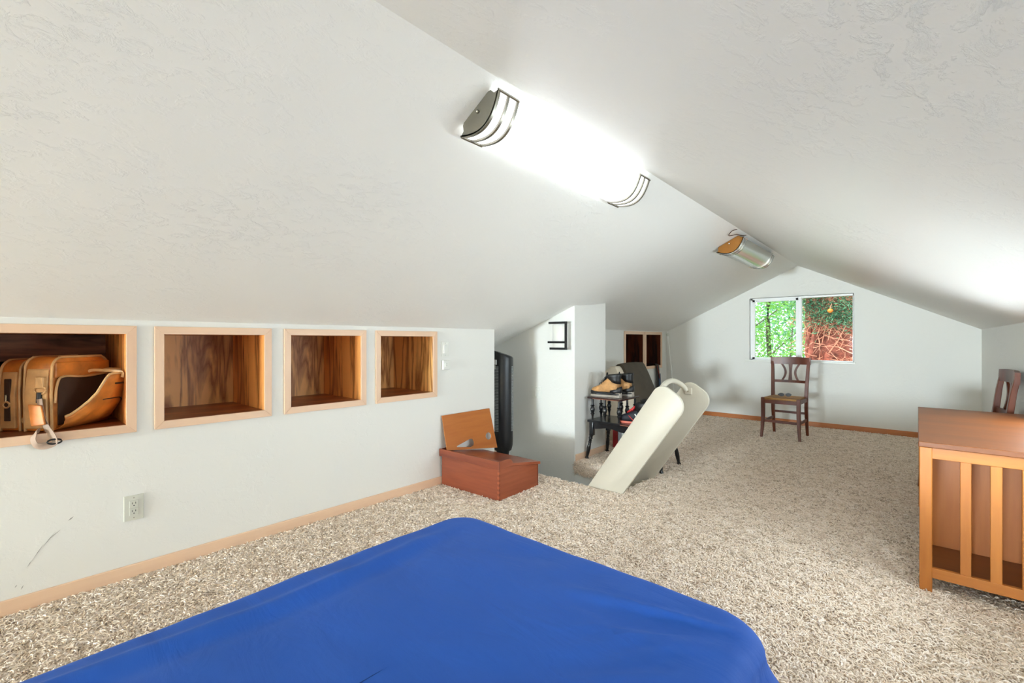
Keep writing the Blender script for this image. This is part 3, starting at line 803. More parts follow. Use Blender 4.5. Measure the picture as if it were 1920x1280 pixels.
# spectacles left on the seat of the chair under the window
t = thing('sunglasses', 'black sunglasses lying on the rush seat of the chair', 'glasses', (-1.135, 5.98, .474), R(12))
for s in (-1, 1):
    pts = [(s*.034+.024*math.cos(a)*(1.05), -.002*math.cos(a), .024+.017*math.sin(a)) for a in [2*math.pi*i/20 for i in range(20)]]
    f = tube('rim', pts, .0035, M_black, t, 6, closed=True)
    bm = bmesh.new(); add_loft(bm, [[(p[0], p[1]-.0012, p[2]) for p in pts], [(p[0], p[1]+.0012, p[2]) for p in pts]]); finish(bm, 'lens', M_bootblk, f)
    tube('temple', catmull([(s*.062, 0, .028), (s*.066, .05, .024), (s*.064, .10, .014), (s*.06, .125, .004)], 4), .0035, M_black, t, 6)
tube('bridge', catmull([(-.012, 0, .026), (0, -.003, .031), (.012, 0, .026)], 4), .003, M_black, t, 6)

# ------------------------------------------------------------------ artist's box with palette
def paint_box():
    t = thing('wooden_box', 'reddish wooden box with a sloping lid on the carpet', 'box', (-2.734, 2.258, 0), R(2))
    w, d = .585, .455
    zf, zb = .236, .176          # front and rear height of the sides
    th = .014
    fn = YZ
    bm = bmesh.new(); add_box(bm, (0, 0, .010), (w, th, zf), .0015); finish(bm, 'front_board', M_mahog, t)
    bm = bmesh.new(); add_box(bm, (0, d-th, .010), (w, d, zb), .0015); finish(bm, 'rear_board', M_mahog, t)
    for x in (0, w-th):
        prism('side_board', [(th, .010), (d-th, .010), (d-th, zb), (.10, zf), (th, zf)], YZ, x, x+th, M_mahogy, t, .001)
    box('base', (-.008, -.008, 0), (w+.008, d+.008, .012), M_mahog, t, .003)
    for k in range(6):
        z = .03+k*.033
        box('dovetail', (w-th-.001, -.0015, z), (w+.0015, th*.9, z+.015), M_mahogy, t, .0005)
    # lid: flat ledge at the front then a slope to the rear, with a raised front lip and curved end galleries
    lid_lo = [(-.014, zf), (.11, zf), (d+.012, zb), (d+.012, zb+.020), (.11, zf+.020), (-.014, zf+.020)]
    lid = prism('lid', lid_lo, YZ, -.012, w+.012, M_mahogy, t, .002)
    box('front_lip', (-.014, -.016, zf-.004), (w+.014, -.002, zf+.052), M_mahog, lid, .003)
    gal = [(-.010, zf), (.135, zf-.001), (.135, zf+.022), (.128, zf+.034), (.112, zf+.046), (.09, zf+.052), (.05, zf+.052), (-.010, zf+.050)]
    for x in (-.013, w+.001): prism('end_gallery', gal, YZ, x, x+.012, M_mahogy, lid, .002)
    box('hinge', (w*.62, d+.006, zb+.012), (w*.70, d+.013, zb+.022), M_zip, lid, .001)
    return t
paint_box()
def palette():
    # plywood rectangle with a thumb hole and a slot, leaning on the wall from the lid
    t = thing('artist_palette', 'rectangular plywood palette with thumb hole leaning behind the wooden box', 'palette', (-2.688, 2.262, .2825), 0, rot=(0, R(-12), 0))
    def loop(cx, cz, pts): return pts
    W, H = .535, .385
    outer = [(.0, .0), (W, -.075), (W-.035, H-.12), (-.006, H-.118)]
    outer = [(.004, -.004), (.545, -.075), (.520, .262), (.000, .262)]
    slot = [(.105, .004), (.25, -.020), (.285, -.010), (.292, .014), (.280, .040), (.255, .046), (.17, .026), (.105, .012)]
    hole = [(.462+.034*math.cos(a), .035+.030*math.sin(a)) for a in [2*math.pi*i/20 for i in range(20)]]
    bm = bmesh.new()
    def edges(pts, x):
        v = [bm.verts.new((x, p[0], p[1])) for p in pts]
        return v, [bm.edges.new((v[i], v[(i+1) % len(v)])) for i in range(len(v))]
    allv = []
    for x in (0, .006):
        es = []; vs = []
        for L_ in (outer, slot, hole):
            v, e = edges(L_, x); es += e; vs.append(v)
        bmesh.ops.triangle_fill(bm, use_beauty=True, use_dissolve=False, edges=es); allv.append(vs)
    for a, b in zip(*allv):
        for i in range(len(a)):
            k = (i+1) % len(a); bm.faces.new((a[i], a[k], b[k], b[i]))
    finish(bm, 'board', M_palette, t)
palette()

# ------------------------------------------------------------------ tower fan behind the corner
def fan():
    t = thing('tower_fan', 'tall black tower fan standing behind the wall corner', 'fan', (-2.850, 3.075, 0), R(40))
    seg = 28
    def ring(z, rx, ry, tilt=0): return [(rx*math.cos(a), ry*math.sin(a), z+tilt*math.cos(a)) for a in [2*math.pi*i/seg for i in range(seg)]]
    bm = bmesh.new(); add_loft(bm, [ring(.115, .078, .078), ring(.16, .090, .088), ring(.22, .092, .090), ring(.60, .094, .092), ring(.93, .095, .093), ring(.955, .093, .091)]); finish(bm, 'body', M_black, t, R(40))
    bm = bmesh.new(); add_loft(bm, [ring(.955, .094, .092, 0), ring(.985, .094, .092, -.030), ring(.998, .088, .086, -.030), ring(1.0, .07, .07, -.024)]); finish(bm, 'top_cap', M_black, t, R(50))
    bm = bmesh.new(); add_lathe(bm, [(0, .106), (.018, .11), (.03, .10), (.04, .06), (.075, .054), (.12, .066)], 28); finish(bm, 'base', M_black, t, R(40))
    for a0 in (229, 346):
        bm = bmesh.new()
        for k in range(44):
            z = .30+k*.0135
            for c in range(5):
                a = R(a0+(c-2)*7.0); M = Matrix.Rotation(a, 4, 'Z') @ Matrix.Translation((.0945, 0, z))
                add_box(bm, (-.004, -.0042, -.004), (.0015, .0042, .004), 0, 1, M)
        g = finish(bm, 'grille', M_grille, t); g['kind'] = 'stuff'
    M = Matrix.Rotation(R(222), 4, 'Z')
    box('control_panel', (.090, -.022, .90), (.099, .022, .945), M_white, t, .004, M)
    box('display', (.0985, -.012, .86), (.0965, .012, .895), M_plate, t, .001, M)
fan()

# ------------------------------------------------------------------ ladder stair stringers and treads in the opening
def ladder():
    t = thing('attic_ladder', 'white ladder stair with two rounded stringers rising through the floor opening', 'ladder', (-1.74, (OY0+OY1)/2, -1.3))
    oz = 1.3; ox = 1.74; oy = -(OY0+OY1)/2
    d = Vector((.565, .825)).normalized(); n = Vector((-d.y, d.x))
    def stringer(yc, dx, dz):
        # right edge passes through (-1.594+dx, 0), left edge .24 to the upper left
        base = Vector((-1.594+dx, dz)); wd = .238; top = .855; low = -1.52
        pts = []
        def P(a, b): q = base+d*a+n*b; return (q.x+ox, q.y+oz)
        pts.append(P(low, 0)); r = .095
        for k in range(9):
            g = R(90*k/8); pts.append(P(top-r+r*math.sin(g), r-r*math.cos(g)))
        for k in range(9):
            g = R(90*k/8); pts.append(P(top-r*.8+r*.8*math.cos(g), wd-r*.8+r*.8*math.sin(g)))
        pts.append(P(low, wd))
        return prism('stringer', pts, XZ, yc+oy, yc+oy+.028, M_cream, t, .006, R(30)), P
    s1, P1 = stringer(2.972, 0, 0); s2, P2 = stringer(3.474, -.002, -.008)
    # plastic grab handle bowed over the upper edge of the rear stringer
    hp = [(-1.316, 3.468, .742), (-1.326, 3.435, .775), (-1.335, 3.34, .812), (-1.331, 3.22, .828), (-1.322, 3.11, .818), (-1.318, 3.02, .785), (-1.322, 3.002, .760)]
    h = tube('grab_handle', catmull([(x+ox, y+oy, z+oz) for x, y, z in hp], 6), .019, M_cream, t, 10)
    yy = 3.466+oy
    c = (-1.298+ox, .735+oz); box('handle_foot', (c[0]-.028, yy-.004, c[1]-.026), (c[0]+.028, yy+.017, c[1]+.026), M_cream, h, .006)
    bm = bmesh.new(); add_lathe(bm, [(0, .005), (.003, .004)], 10, Matrix.Translation((c[0], yy-.004, c[1])) @ Matrix.Rotation(R(90), 4, 'X')); finish(bm, 'screw', M_zip, h)
    for k in range(5):
        a = -.34-k*.27; q = P1(a, .119)
        box('tread', (q[0]-.11, 3.0+oy, q[1]-.012), (q[0]+.11, 3.474+oy, q[1]+.012), M_cream, t, .003)
ladder()

# ------------------------------------------------------------------ black step table with footwear
def step_table():
    t = thing('step_table', 'black two-tier step table with turned spindles beside the white wall', 'table', (-1.955, 3.845, 0))
    w, d, H, U = .36, .185, .377, .594
    lt = prism('lower_top', [(-w, -d), (w, -d), (w, d), (-w, d)], XY, H-.02, H, M_blackpaint, t, .004)
    box('worn_edge', (-.02, -d-.0006, H-.014), (.10, -d+.004, H-.006), M_wornwood, lt, 0)
    scal = lambda L_: [(-L_, H-.02), (-L_, H-.085)]+[(-L_+2*L_*i/20, H-.062-.022*abs(math.cos(2*math.pi*i/20))**2+(.0 if True else 0)) for i in range(1, 20)]+[(L_, H-.085), (L_, H-.02)]
    for y in (-d+.03, d-.045): prism('apron', scal(w-.05), XZ, y, y+.015, M_blackpaint, t, .001)
    for x in (-w+.035, w-.05): prism('apron', scal(d-.04), YZ, x, x+.015, M_blackpaint, t, .001)
    prof = [(0, .012), (.008, .017), (.022, .018), (.034, .012), (.045, .014), (.075, .017), (.11, .019), (.15, .015), (.165, .013), (.172, .018), (.18, .013), (.188, .018), (.196, .013), (.204, .020), (.225, .017), (.24, .022)]
    for sx in (-1, 1):
        for sy in (-1, 1):
            bm = bmesh.new(); M = align((sx*(w+.005), sy*(d+.005), 0), (sx*(w-.038), sy*(d-.035), .30))
            add_lathe(bm, prof, 12, M); add_box(bm, (sx*(w-.034)-.020, sy*(d-.034)-.020, .232), (sx*(w-.034)+.020, sy*(d-.034)+.020, H-.02), .002)
            finish(bm, 'leg', M_blackpaint, t, R(40))
    ut = prism('upper_top', [(-w, -d), (-.015, -d), (-.015, d), (-w, d)], XY, U-.018, U, M_darktop, t, .004)
    box('worn_edge', (-.30, -d-.0006, U-.017), (-.03, -d+.004, U-.012), M_wornwood, ut, 0)
    hs = U-.018-H
    sp = [(0, .007), (.03*hs/.2, .007), (.05, .010), (.058, .016), (.066, .010), (.085, .015), (.10, .017), (.115, .013), (.126, .010), (.134, .016), (.142, .009), (.17, .008), (hs, .008)]
    sp = [(z, r*1.3) for z, r in sp]
    for x, y in ((-w+.04, -d+.03), (-.19, -d+.03), (-.045, -d+.03), (-.045, 0), (-.045, d-.03), (-w+.04, d-.03), (-w+.04, 0), (-.19, d-.03)):
        bm = bmesh.new(); add_lathe(bm, sp, 10, Matrix.Translation((x, y, H))); finish(bm, 'spindle', M_blackpaint, t, R(40))
    return t
step_table()

def ring_yz(x, w, z0, z1, n=16, p=2.6, yc=0, lean=0):
    out = []
    for k in range(n):
        a = 2*math.pi*k/n; c, s = math.cos(a), math.sin(a)
        out.append((x+lean*(s), yc+w*math.copysign(abs(c)**(2/p), c), (z0+z1)/2+(z1-z0)/2*math.copysign(abs(s)**(2/p), s)))
    return out
def ring_xy(z, x0, x1, w, n=16, p=2.4, tilt=0):
    out = []
    for k in range(n):
        a = 2*math.pi*k/n; c, s = math.cos(a), math.sin(a); cx = math.copysign(abs(c)**(2/p), c)
        out.append(((x0+x1)/2+(x1-x0)/2*cx, w*math.copysign(abs(s)**(2/p), s), z+tilt*cx))
    return out
def sole_outline(L, w):
    return [(x*L, y*w) for x, y in ((0, 0), (.01, .45), (.05, .78), (.14, .98), (.26, 1.0), (.42, .88), (.58, .72), (.75, .74), (.9, .74), (.97, .55), (1, 0), (.97, -.55), (.9, -.74), (.75, -.72), (.58, -.66), (.42, -.80), (.26, -.98), (.14, -.95), (.05, -.72), (.01, -.40))]

def boot(label, loc, rz):
    """local: toe at x=0, heel at x=.31"""
    t = thing('hiking_boot', label, 'boot', loc, rz, 'hiking boots on the step table')
    so = prism('outsole', sole_outline(.31, .055), XY, 0, .022, M_soleg, t, .004)
    prism('heel_block', [(x, y*.92) for x, y in sole_outline(.31, .055) if x > .17], XY, .018, .045, M_soleg, t, .003)
    prism('rand', [(x*.985+.002, y*.97) for x, y in sole_outline(.31, .055)], XY, .022, .040, M_bootblk, t, .004)
    bm = bmesh.new(); add_loft(bm, [ring_yz(.004, .022, .03, .050), ring_yz(.012, .036, .026, .064), ring_yz(.030, .0475, .026, .068), ring_yz(.065, .0525, .026, .062), ring_yz(.12, .0535, .026, .056), ring_yz(.20, .0495, .026, .052), ring_yz(.24, .047, .026, .050)]); finish(bm, 'toe_cap', M_bootblk, t, True)
    bm = bmesh.new(); add_loft(bm, [ring_yz(.012, .028, .034, .068), ring_yz(.030, .043, .030, .084), ring_yz(.060, .0505, .028, .096), ring_yz(.10, .052, .028, .112), ring_yz(.135, .050, .028, .145), ring_yz(.17, .047, .028, .175, lean=.006), ring_yz(.21, .045, .028, .185, lean=.004), ring_yz(.25, .044, .03, .17), ring_yz(.275, .040, .03, .14)]); finish(bm, 'upper', M_boot, t, True)
    bm = bmesh.new(); add_loft(bm, [ring_yz(.215, .0475, .03, .075), ring_yz(.25, .0465, .03, .088), ring_yz(.285, .042, .03, .095), ring_yz(.306, .025, .035, .105)]); finish(bm, 'heel_counter', M_bootblk, t, True)
    bm = bmesh.new(); add_loft(bm, [ring_xy(.135, .205, .300, .043, tilt=-.01), ring_xy(.165, .180, .298, .046, tilt=-.005), ring_xy(.19, .160, .300, .048, tilt=.002), ring_xy(.205, .158, .304, .050, tilt=.006), ring_xy(.215, .164, .300, .044, tilt=.008), ring_xy(.200, .176, .288, .034, tilt=.006), ring_xy(.14, .19, .28, .03)]); finish(bm, 'collar', M_bootblk, t, True)
    bm = bmesh.new(); add_loft(bm, [ring_yz(.10, .016, .10, .118), ring_yz(.135, .020, .14, .156), ring_yz(.162, .022, .18, .20), ring_yz(.166, .018, .21, .228)]); finish(bm, 'tongue', M_bootblk, t, True)
    for k in range(5):
        x = .095+k*.017; z = .112+k*.019
        tube('lace', catmull([(x+.016, -.040, z-.012), (x, -.015, z+.012), (x, .015, z+.012), (x+.016, .040, z-.012)], 3), .0028, M_slot, t, 5)
    return t
boot('tan hiking boot with black collar at the front of the step table', (-2.325, 3.752, .5945), R(3))
boot('tan hiking boot standing behind its twin on the step table', (-2.285, 3.90, .5945), R(7))

def sneaker(label, loc, rz, up):
    t = thing('sneaker', label, 'sneaker', loc, rz, 'dark sneakers on the step table')
    so = [(x, y) for x, y in sole_outline(.30, .054)]
    prism('sole', so, XY, 0, .020, M_coral, t, .006)
    bm = bmesh.new(); add_loft(bm, [ring_yz(.006, .020, .016, .040), ring_yz(.018, .038, .014, .062), ring_yz(.05, .049, .014, .078), ring_yz(.09, .051, .014, .092), ring_yz(.14, .049, .014, .115), ring_yz(.19, .045, .014, .130), ring_yz(.24, .043, .014, .13), ring_yz(.285, .036, .014, .115), ring_yz(.298, .02, .02, .10)]); finish(bm, 'upper', M_sneak, t, True)
    bm = bmesh.new(); add_loft(bm, [ring_yz(.085, .020, .085, .104), ring_yz(.12, .024, .10, .132), ring_yz(.15, .025, .12, .158), ring_yz(.158, .02, .14, .164)]); finish(bm, 'tongue', M_red, t, True)
    for s in (-1, 1):
        tube('red_trim', catmull([(.085, s*.036, .078), (.115, s*.046, .070), (.14, s*.050, .048), (.16, s*.049, .03)], 4), .004, M_red, t, 6)
        tube('side_stripe', catmull([(.17, s*.046, .09), (.19, s*.047, .070), (.23, s*.045, .066), (.27, s*.040, .072)], 4), .006, M_white, t, 6)
    bm = bmesh.new(); add_loft(bm, [ring_xy(.10, .16, .296, .042), ring_xy(.13+up, .155, .296, .043), ring_xy(.155+up, .15, .30, .045, tilt=.006), ring_xy(.162+up, .158, .294, .038, tilt=.006), ring_xy(.145+up, .172, .28, .028)]); finish(bm, 'collar', M_bootblk, t, True)
    for k in range(4):
        x = .09+k*.018; z = .100+k*.011
        tube('lace', catmull([(x+.01, -.032, z-.010), (x, 0, z+.008), (x+.01, .032, z-.010)], 3), .003, M_slot, t, 5)
sneaker('dark sneaker with red tongue and coral sole, front one on the step table', (-2.040, 3.768, .3775), R(3), .03)
sneaker('dark sneaker behind the other one on the lower tier of the step table', (-2.055, 3.922, .3775), R(1), .045)

# ------------------------------------------------------------------ books under the table
def book(label, loc, th, h, dep, mat, rz=0, rx=0):
    t = thing('book', label, 'book', loc, 0, rot=(0, rx, rz))
    c = .003
    box('cover', (0, 0, 0), (c, dep, h), mat, t, .0008); box('cover', (th-c, 0, 0), (th, dep, h), mat, t, .0008)
    box('spine', (0, -.003, 0), (th, .001, h), mat, t, .0012)
    box('pages', (c, .001, .003), (th-c, dep-.004, h-.003), M_page, t, 0)
book('red hardback book standing under the step table', (-2.355, 4.215, .004), .055, .225, .17, M_bookred, R(2))
book('grey hardback book next to the red one under the step table', (-2.292, 4.21, .004), .034, .245, .18, M_bookgrey, R(1))
book('pale book at the right of the grey one under the step table', (-2.250, 4.205, .004), .030, .240, .18, M_white, R(0))

# ------------------------------------------------------------------ folded cushion behind the table
t = thing('folded_cushion', 'beige folded cushion with an olive brown front panel behind the step table', 'cushion', (-2.42, 4.48, 0))
prof = [(-.30, .004), (.12, .004), (.13, .12), (.11, .50), (.0, .735), (-.055, .835), (-.12, .83), (-.22, .745), (-.31, .64), (-.33, .3)]
prism('foam_body', prof, XZ, 0, .62, M_beige, t, .018, R(40))
bm = bmesh.new()
# padded front panel that follows the sloping face and folds over the top
path = [(-.105, .842), (-.045, .845), (.012, .75), (.065, .635), (.122, .505), (.15, .40), (.158, .22)]
path = [(p.x, p.z) for p in catmull([(x, 0, z) for x, z in path], 4)]
rows = []
for j in range(9):
    y = .115+.52*j/8; bulge = .016*math.sin(math.pi*j/8)
    top = [(x+.012+bulge, y, z+.010+bulge*.6+.004*noise.noise(Vector((x*9, y*7, z*9)))) for x, z in path]
    bot = [(x-.010, y, z-.012) for x, z in path][::-1]
    rows.append(top+bot)
add_loft(bm, rows); finish(bm, 'front_panel', M_olive, t, R(50))
tube('drawcord', catmull([(-.02, -.008, .70), (.005, -.010, .60), (.03, -.010, .50), (.035, -.010, .38)], 5), .002, M_slot, t, 5)

# strap hanging from the far niche, pole in the corner
t = thing('hanging_strap', 'dark strap with a blue tail hanging out of the far niche', 'strap', (XF+.012, 6.55, .75))
tube('strap_band', catmull([(-.22, .00, -.002), (-.10, .0, .016), (.002, .0, .010), (.02, .0, -.06), (.022, .01, -.20), (.024, .0, -.36)], 6), .02, M_bootblk, t, 8, flat=(.11, .006, (1, 0, .35)))
tube('blue_tail', catmull([(.030, .045, -.13), (.032, .050, -.25), (.034, .048, -.42)], 5), .02, plain('navy_webbing', (62, 82, 108), .7), t, 8, flat=(.06, .005, (1, 0, 0)))
tube('red_cord', catmull([(.028, -.04, .0), (.034, -.03, -.06), (.036, .01, -.14), (.034, .03, -.2)], 5), .006, plain('rust_cord', (120, 52, 34), .7), t, 6)

t = thing('white_pole', 'thin white pole leaning in the far left corner', 'pole', (-2.74, 6.82, 0))
b0, b1 = Vector((0, 0, .0)), Vector((-.145, .03, 1.215))
tube('tube', [b0, b0.lerp(b1, .5), b1], .0135, M_white, t, 12)
tube('end_cap', [b1-(b1-b0).normalized()*.03, b1+(b1-b0).normalized()*.012], .017, M_plate, t, 12)
tube('foot_cap', [b0+Vector((0, 0, .004)), b0+Vector((-.004, 0, .04))], .017, M_plate, t, 12)

# ------------------------------------------------------------------ leather bag in the first niche
def bag():
    t = thing('leather_bag', 'tan leather briefcase bag with a gaping front pocket and hanging strap', 'bag', (-2.925, .212, NZ0+.0015), R(-46))
    Lh = .135
    def slab(name, y0, y1, h, x0, x1, mat, parent, rtop=.05):
        """compartment: rounded-top slab, long in x"""
        pts = [(x0, .0), (x1, 0), (x1+.004, h*.5)]
        for k in range(7):
            g = R(90*k/6); pts.append((x1-rtop+rtop*math.cos(g), h-rtop+rtop*math.sin(g)))
        for k in range(7):
            g = R(90+90*k/6); pts.append((x0+rtop+rtop*math.cos(g), h-rtop+rtop*math.sin(g)))
        return prism(name, pts, XZ, y0, y1, mat, parent, .008, R(35)), pts
    def piping(pts, y, parent, r=.0055):
        tube('piping', catmull([(p[0], y, p[1]) for p in pts[1:]]+[], 2), r, M_leatherlt, parent, 6)
    a, pa = slab('rear_compartment', -.165, -.085, .305, -Lh, Lh, M_leather, t)
    piping(pa, -.165, a); piping(pa, -.085, a)
    b, pb = slab('main_compartment', -.055, .055, .318, -Lh, Lh+.01, M_leather, t)
    piping(pb, -.055, b); piping(pb, .055, b)
    box('gusset', (-Lh+.02, -.09, .0), (Lh-.03, -.05, .26), M_lining, t, .006)
    # pale end strips with open zips
    for nm, y0, y1, par, xe, h in (('end_strip', -.155, -.095, a, Lh, .305), ('end_strip', -.045, .045, b, Lh+.01, .318)):
        s = prism(nm, [(xe, .012), (xe+.012, .012), (xe+.016, h*.5), (xe+.004, h-.055), (xe-.04, h-.006), (xe-.055, h-.012)], XZ, y0, y1, M_leatherlt, t, .003)
    box('zip_slot', (Lh+.009, -.136, .045), (Lh+.0175, -.112, .225), M_lining, a, .002, )
    bm = bmesh.new(); add_prism(bm, [(Lh+.018, .17), (Lh+.022, .17), (Lh+.010, .262), (Lh-.035, .318), (Lh-.04, .314)], XZ, -.012, .022, .001); finish(bm, 'zip_slot', M_lining, b)
    def ringpull(c, parent, r=.013):
        pts = [(c[0], c[1]+r*math.cos(q), c[2]+r*math.sin(q)) for q in [2*math.pi*i/14 for i in range(14)]]
        tube('zip_ring', pts, .0038, M_leatherlt, parent, 6, closed=True)
        tube('zip_slider', [(c[0], c[1], c[2]+r), (c[0], c[1], c[2]+r+.03)], .004, M_zip, parent, 6)
    ringpull((Lh+.020, -.124, .115), a); ringpull((Lh-.004, -.068, .045), b); ringpull((Lh-.01, -.182, .225), a, .011)
    # front pocket panel sagging open
    bm = bmesh.new(); nx, nz = 18, 8; outer = []; inner = []
    def pk(i, j, off=0):
        s = i/nx; f = j/nz
        x = Lh-.005-(2*Lh-.01)*s
        h = .055+.180*smooth01(.0, .42, s)-.006*smooth01(.8, 1, s)
        lean = (.02+.135*math.sin(math.pi*min(1, .15+s*.60)))*(f**.55)*(.5+.5*smooth01(0, .25, s))
        if s > .86: lean *= 1-(s-.86)/.14*.75
        y = .060+lean+.010*math.sin(math.pi*f)+.004*noise.noise(Vector((x*20, f*4, 1)))
        return Vector((x, y-off, .004+h*f))
    O = [[bm.verts.new(pk(i, j)) for i in range(nx+1)] for j in range(nz+1)]; I = [[bm.verts.new(pk(i, j, .007)) for i in range(nx+1)] for j in range(nz+1)]
    for j in range(nz):
        for i in range(nx):
            bm.faces.new((O[j][i], O[j][i+1], O[j+1][i+1], O[j+1][i])); bm.faces.new((I[j][i], I[j+1][i], I[j+1][i+1], I[j][i+1]))
    for i in range(nx): bm.faces.new((O[nz][i], O[nz][i+1], I[nz][i+1], I[nz][i])); bm.faces.new((O[0][i+1], O[0][i], I[0][i], I[0][i+1]))
    for j in range(nz): bm.faces.new((O[j][0], O[j+1][0], I[j+1][0], I[j][0])); bm.faces.new((O[j+1][nx], O[j][nx], I[j][nx], I[j+1][nx]))
    fp = finish(bm, 'front_pocket', M_leather, t, True)
    tube('pocket_rim', [pk(i, nz, .003) for i in range(nx+1)], .0055, M_leatherlt, fp, 6)
    tube('pocket_zip', [pk(i, nz*.80)+Vector((0, .003, 0)) for i in range(9, nx+1)], .004, M_lining, fp, 6)
    tube('pocket_seam', [pk(i, nz*(.50 if i < 14 else .50-.03*(i-13)))+Vector((0, .002, 0)) for i in range(7, nx+1)], .0025, M_lining, fp, 5)
    q = pk(16, nz*.62); bm = bmesh.new(); add_lathe(bm, [(0, .013), (.004, .013), (.006, .009)], 14, Matrix.Translation(q) @ Matrix.Rotation(R(-90), 4, 'X')); finish(bm, 'badge', M_leatherlt, fp, R(40))
    # dark open mouth and the upper flap of the main face
    box('lining', (-Lh+.012, .052, .02), (Lh-.015, .058, .235), M_lining, b, .002)
    box('flap', (-Lh-.004, .050, .228), (Lh+.004, .064, .296), M_leather, b, .006)
    tube('flap_edge', catmull([(Lh+.004, .062, .12), (Lh-.004, .064, .20), (Lh-.03, .066, .232), (0, .066, .226), (-Lh, .066, .236)], 5), .005, M_leatherlt, b, 6)
    for xx, s in ((-.02, .56), (-.10, .86)):
        e = pk(round(s*nx), nz)
        tube('pocket_strap', catmull([(xx, .064, .246), (xx-.004, .085, .252), ((xx+e.x)/2, (.085+e.y)/2+.01, .25), (e.x, e.y+.004, e.z+.004), (e.x, e.y+.006, e.z-.02)], 4), .01, M_leatherlt, t, 8, flat=(.013, .004, (1, 0, 0)))
    # shoulder strap hardware, luggage tag and the strap that hangs over the niche frame
    X = Lh+.028
    lug = box('strap_lug', (X-.016, .006, .185), (X+.006, .040, .235), M_leatherlt, t, .004)
    tube('d_ring', [(X, .023+.024*math.cos(g), .178+.016*math.sin(g)) for g in [2*math.pi*i/16 for i in range(16)]], .004, M_leatherlt, t, 6, closed=True)
    tube('snap_hook', [(X+.002, .022, .168), (X+.004, .021, .125)], .009, M_blackmetal, t, 8)
    tg = prism('luggage_tag', [(-.004, .122), (.050, .116), (.066, .036), (.010, .028)], lambda u, v, dd: (X+.022+dd, u+.004, v), 0, .008, M_leather, t, .003)
    th = R(46)
    def loc(x, y, z):
        dx, dy = x+2.925, y-.212
        return (dx*math.cos(th)-dy*math.sin(th), dx*math.sin(th)+dy*math.cos(th), z-NZ0-.0015)
    sp = catmull([loc(*p) for p in ((-2.778, .108, .872), (-2.768, .116, .80), (-2.753, .130, .748), (-2.733, .138, .731), (-2.722, .149, .706), (-2.722, .150, .686),
                                    (-2.724, .122, .678), (-2.726, .097, .686), (-2.730, .088, .708), (-2.739, .092, .730), (-2.768, .100, .735), (-2.79, .108, .735))], 6)
    tube('shoulder_strap', sp, .01, M_strap, t, 8, flat=(.026, .004, (1, -.2, .2)))
    bk = [loc(-2.716, .150+.022*math.cos(g), .694+.010*math.sin(g)) for g in [2*math.pi*i/14 for i in range(14)]]
    tube('buckle', bk, .0035, M_blackmetal, t, 6, closed=True)
bag()

# ------------------------------------------------------------------ outdoors beyond the window
def leaf_cloud(name, parent, mat, centres, count, size, seed, narrow=.35, droop=.3):
    rnd = random.Random(seed); vs = []; fs = []
    for _ in range(count):
        c = rnd.choice(centres); p = Vector(c[:3])+Vector((rnd.gauss(0, c[3]), rnd.gauss(0, c[4]), rnd.gauss(0, c[5])))
        d = Vector((rnd.gauss(0, 1), rnd.gauss(0, .6), rnd.gauss(-droop, .6))).normalized(); l = size*rnd.uniform(.6, 1.4)
        s = d.cross(Vector((rnd.gauss(0, 1), rnd.gauss(0, 1), rnd.gauss(0, 1)))).normalized()*l*narrow
        k = len(vs); n = d.cross(s).normalized()*l*.08
        vs += [p, p+d*l*.5+s*.5+n, p+d*l, p+d*l*.5-s*.5+n]; fs += [(k, k+1, k+2), (k, k+2, k+3)]
    me = bpy.data.meshes.new(name); me.from_pydata([tuple(v) for v in vs], [], fs); me.materials.append(mat)
    o = link(bpy.data.objects.new(name, me), parent); o['kind'] = 'stuff'; return o

def cypress():
    ox, oy = -1.03, 9.4
    t = thing('red_bark_tree', 'thick tree trunk with shaggy red bark and hanging twigs outside the window', 'tree', (ox, oy, -3.0))
    rnd = random.Random(11); bm = bmesh.new(); rings = []
    for i in range(15):
        z = i*.5; r = .46-.012*i
        rings.append([((r*(1+.10*math.sin(5*a+z)+.05*noise.noise(Vector((3*math.cos(a), 3*math.sin(a), z)))))*math.cos(a)-.03*(z-4), r*(1+.10*math.sin(5*a+z))*math.sin(a), z) for a in [2*math.pi*k/24 for k in range(24)]])
    add_loft(bm, rings); finish(bm, 'trunk', M_bark, t, True)
    bm = bmesh.new()
    for i in range(240):
        a = R(rnd.uniform(180, 360)); z = rnd.uniform(3.3, 5.3); r = .46-.02*z*.3
        p = Vector((math.cos(a)*r-.03*(z-4), math.sin(a)*r-.03, z)); q = p.copy(); pts = [p.copy()]
        dr = Vector((max(-.06, rnd.gauss(.01, .08)), rnd.gauss(-.015, .025), rnd.uniform(-.16, .05) if rnd.random() < .6 else rnd.gauss(0, .1)))
        for k in range(4):
            q = q+dr+Vector((rnd.gauss(0, .03), rnd.gauss(-.008, .012), rnd.gauss(0, .03))); pts.append(q.copy())
        add_tube(bm, pts, [rnd.uniform(.004, .010)]*3+[.005, .003], 4)
    o = finish(bm, 'twigs', M_twig, t); o['kind'] = 'stuff'
    for i in range(5):
        z = 3.2+i*.45; pts = [(-.36+.02*i, -.30, z-.5), (-.34, -.42, z), (-.30+.1*rnd.random(), -.44, z+.6)]
        tube('root_strand', catmull(pts, 4), [.05, .05, .045, .045, .04, .04, .035, .03, .03], M_bark, t, 7)
    leaf_cloud('foliage', t, M_leafdark, [(-.05, -.62, 4.62, .20, .08, .14), (.18, -.62, 4.50, .2, .08, .10), (-.3, -.55, 4.85, .18, .08, .12), (.35, -.5, 4.75, .15, .1, .2)], 3600, .055, 5, .16)
    leaf_cloud('foliage', t, M_leafmid, [(.1, -.66, 4.55, .25, .06, .15), (-.45, -.4, 4.6, .1, .1, .3), (.55, -.3, 4.9, .12, .1, .25)], 1700, .06, 6, .18)
cypress()
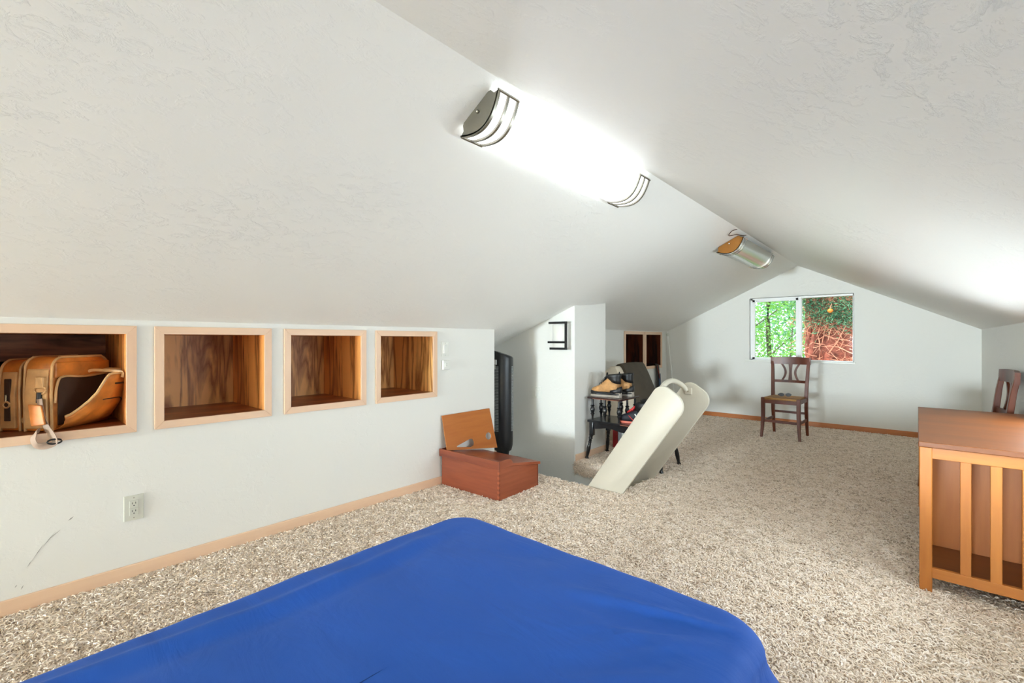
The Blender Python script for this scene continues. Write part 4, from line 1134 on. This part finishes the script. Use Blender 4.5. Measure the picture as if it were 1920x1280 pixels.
t = thing('orange_fruit', 'small round orange fruit hanging in front of the red bark trunk', 'fruit', (-1.015, 8.6, 1.585))
bm = bmesh.new(); add_lathe(bm, [(-.035, .004), (-.03, .02), (-.015, .034), (0, .038), (.015, .034), (.028, .02), (.032, .004)], 14); finish(bm, 'flesh', M_fruit, t, True)
tube('stalk', [(0, 0, .03), (.004, .02, .07), (.01, .08, .11)], .004, M_twig, t, 5)

def leafy_tree(label, x, y, h, crown, seed, mat, trunk_r, n, size, branches):
    t = thing('leafy_tree', label, 'tree', (x, y, -3.0), 0, 'leafy trees beyond the window')
    rnd = random.Random(seed)
    tube('trunk', catmull([(0, 0, 0), (.1, 0, h*.35), (-.05, .1, h*.7), (.1, 0, h)], 5), trunk_r, M_palebark, t, 10)
    for b in branches: tube('branch', catmull(b, 5), [.02-.014*i/(5*(len(b)-1)) for i in range(5*(len(b)-1)+1)], M_palebark, t, 6)
    leaf_cloud('foliage', t, mat, crown, n, size, seed, .42)
leafy_tree('bright green leafy tree seen through the left pane', -2.6, 12.0, 6.5,
           [(.2, -.4, 5.3, .9, .5, .25), (.9, -.2, 4.9, .7, .4, .3), (-.2, 0, 5.9, 1, .5, .3), (1.0, -.3, 4.1, .6, .4, .25), (.4, 0, 3.6, .9, .4, .18), (-.5, -.2, 4.3, .3, .4, .25)],
           21, M_leafbright, .05, 5200, .10, [[(-.8, -.3, 4.1), (0, -.4, 4.6), (.8, -.4, 5.3)], [(0, -.2, 3.7), (.5, -.3, 4.2), (1.2, -.3, 4.8)], [(.5, -.4, 3.6), (.55, -.4, 4.4), (.7, -.4, 5.4)]])
leafy_tree('darker green leafy tree far behind the bright one', -2.0, 16.0, 7.5,
           [(0, 0, 5.6, 1.6, .6, .5), (1.5, 0, 5.0, .8, .5, .8), (-1.2, 0, 4.8, .7, .5, .7), (.8, 0, 3.9, .9, .5, .4)],
           22, M_leafmid, .13, 5200, .14, [[(0, 0, 4), (-.8, 0, 5), (-1.4, 0, 5.6)]])
leafy_tree('light green tree beyond the right edge of the red trunk', -.2, 13.0, 6.8,
           [(.2, 0, 5.4, .7, .5, .5), (.3, 0, 4.2, .5, .4, .4), (-.6, 0, 4.4, .4, .4, .6)], 23, M_leafbright, .07, 5000, .10, [[(0, 0, 4), (.3, 0, 4.8), (.5, 0, 5.5)]])
g = box('ground', (-30, 7.4, -3.1), (30, 60, -3.0), M_ground, None, 0); struct(g)
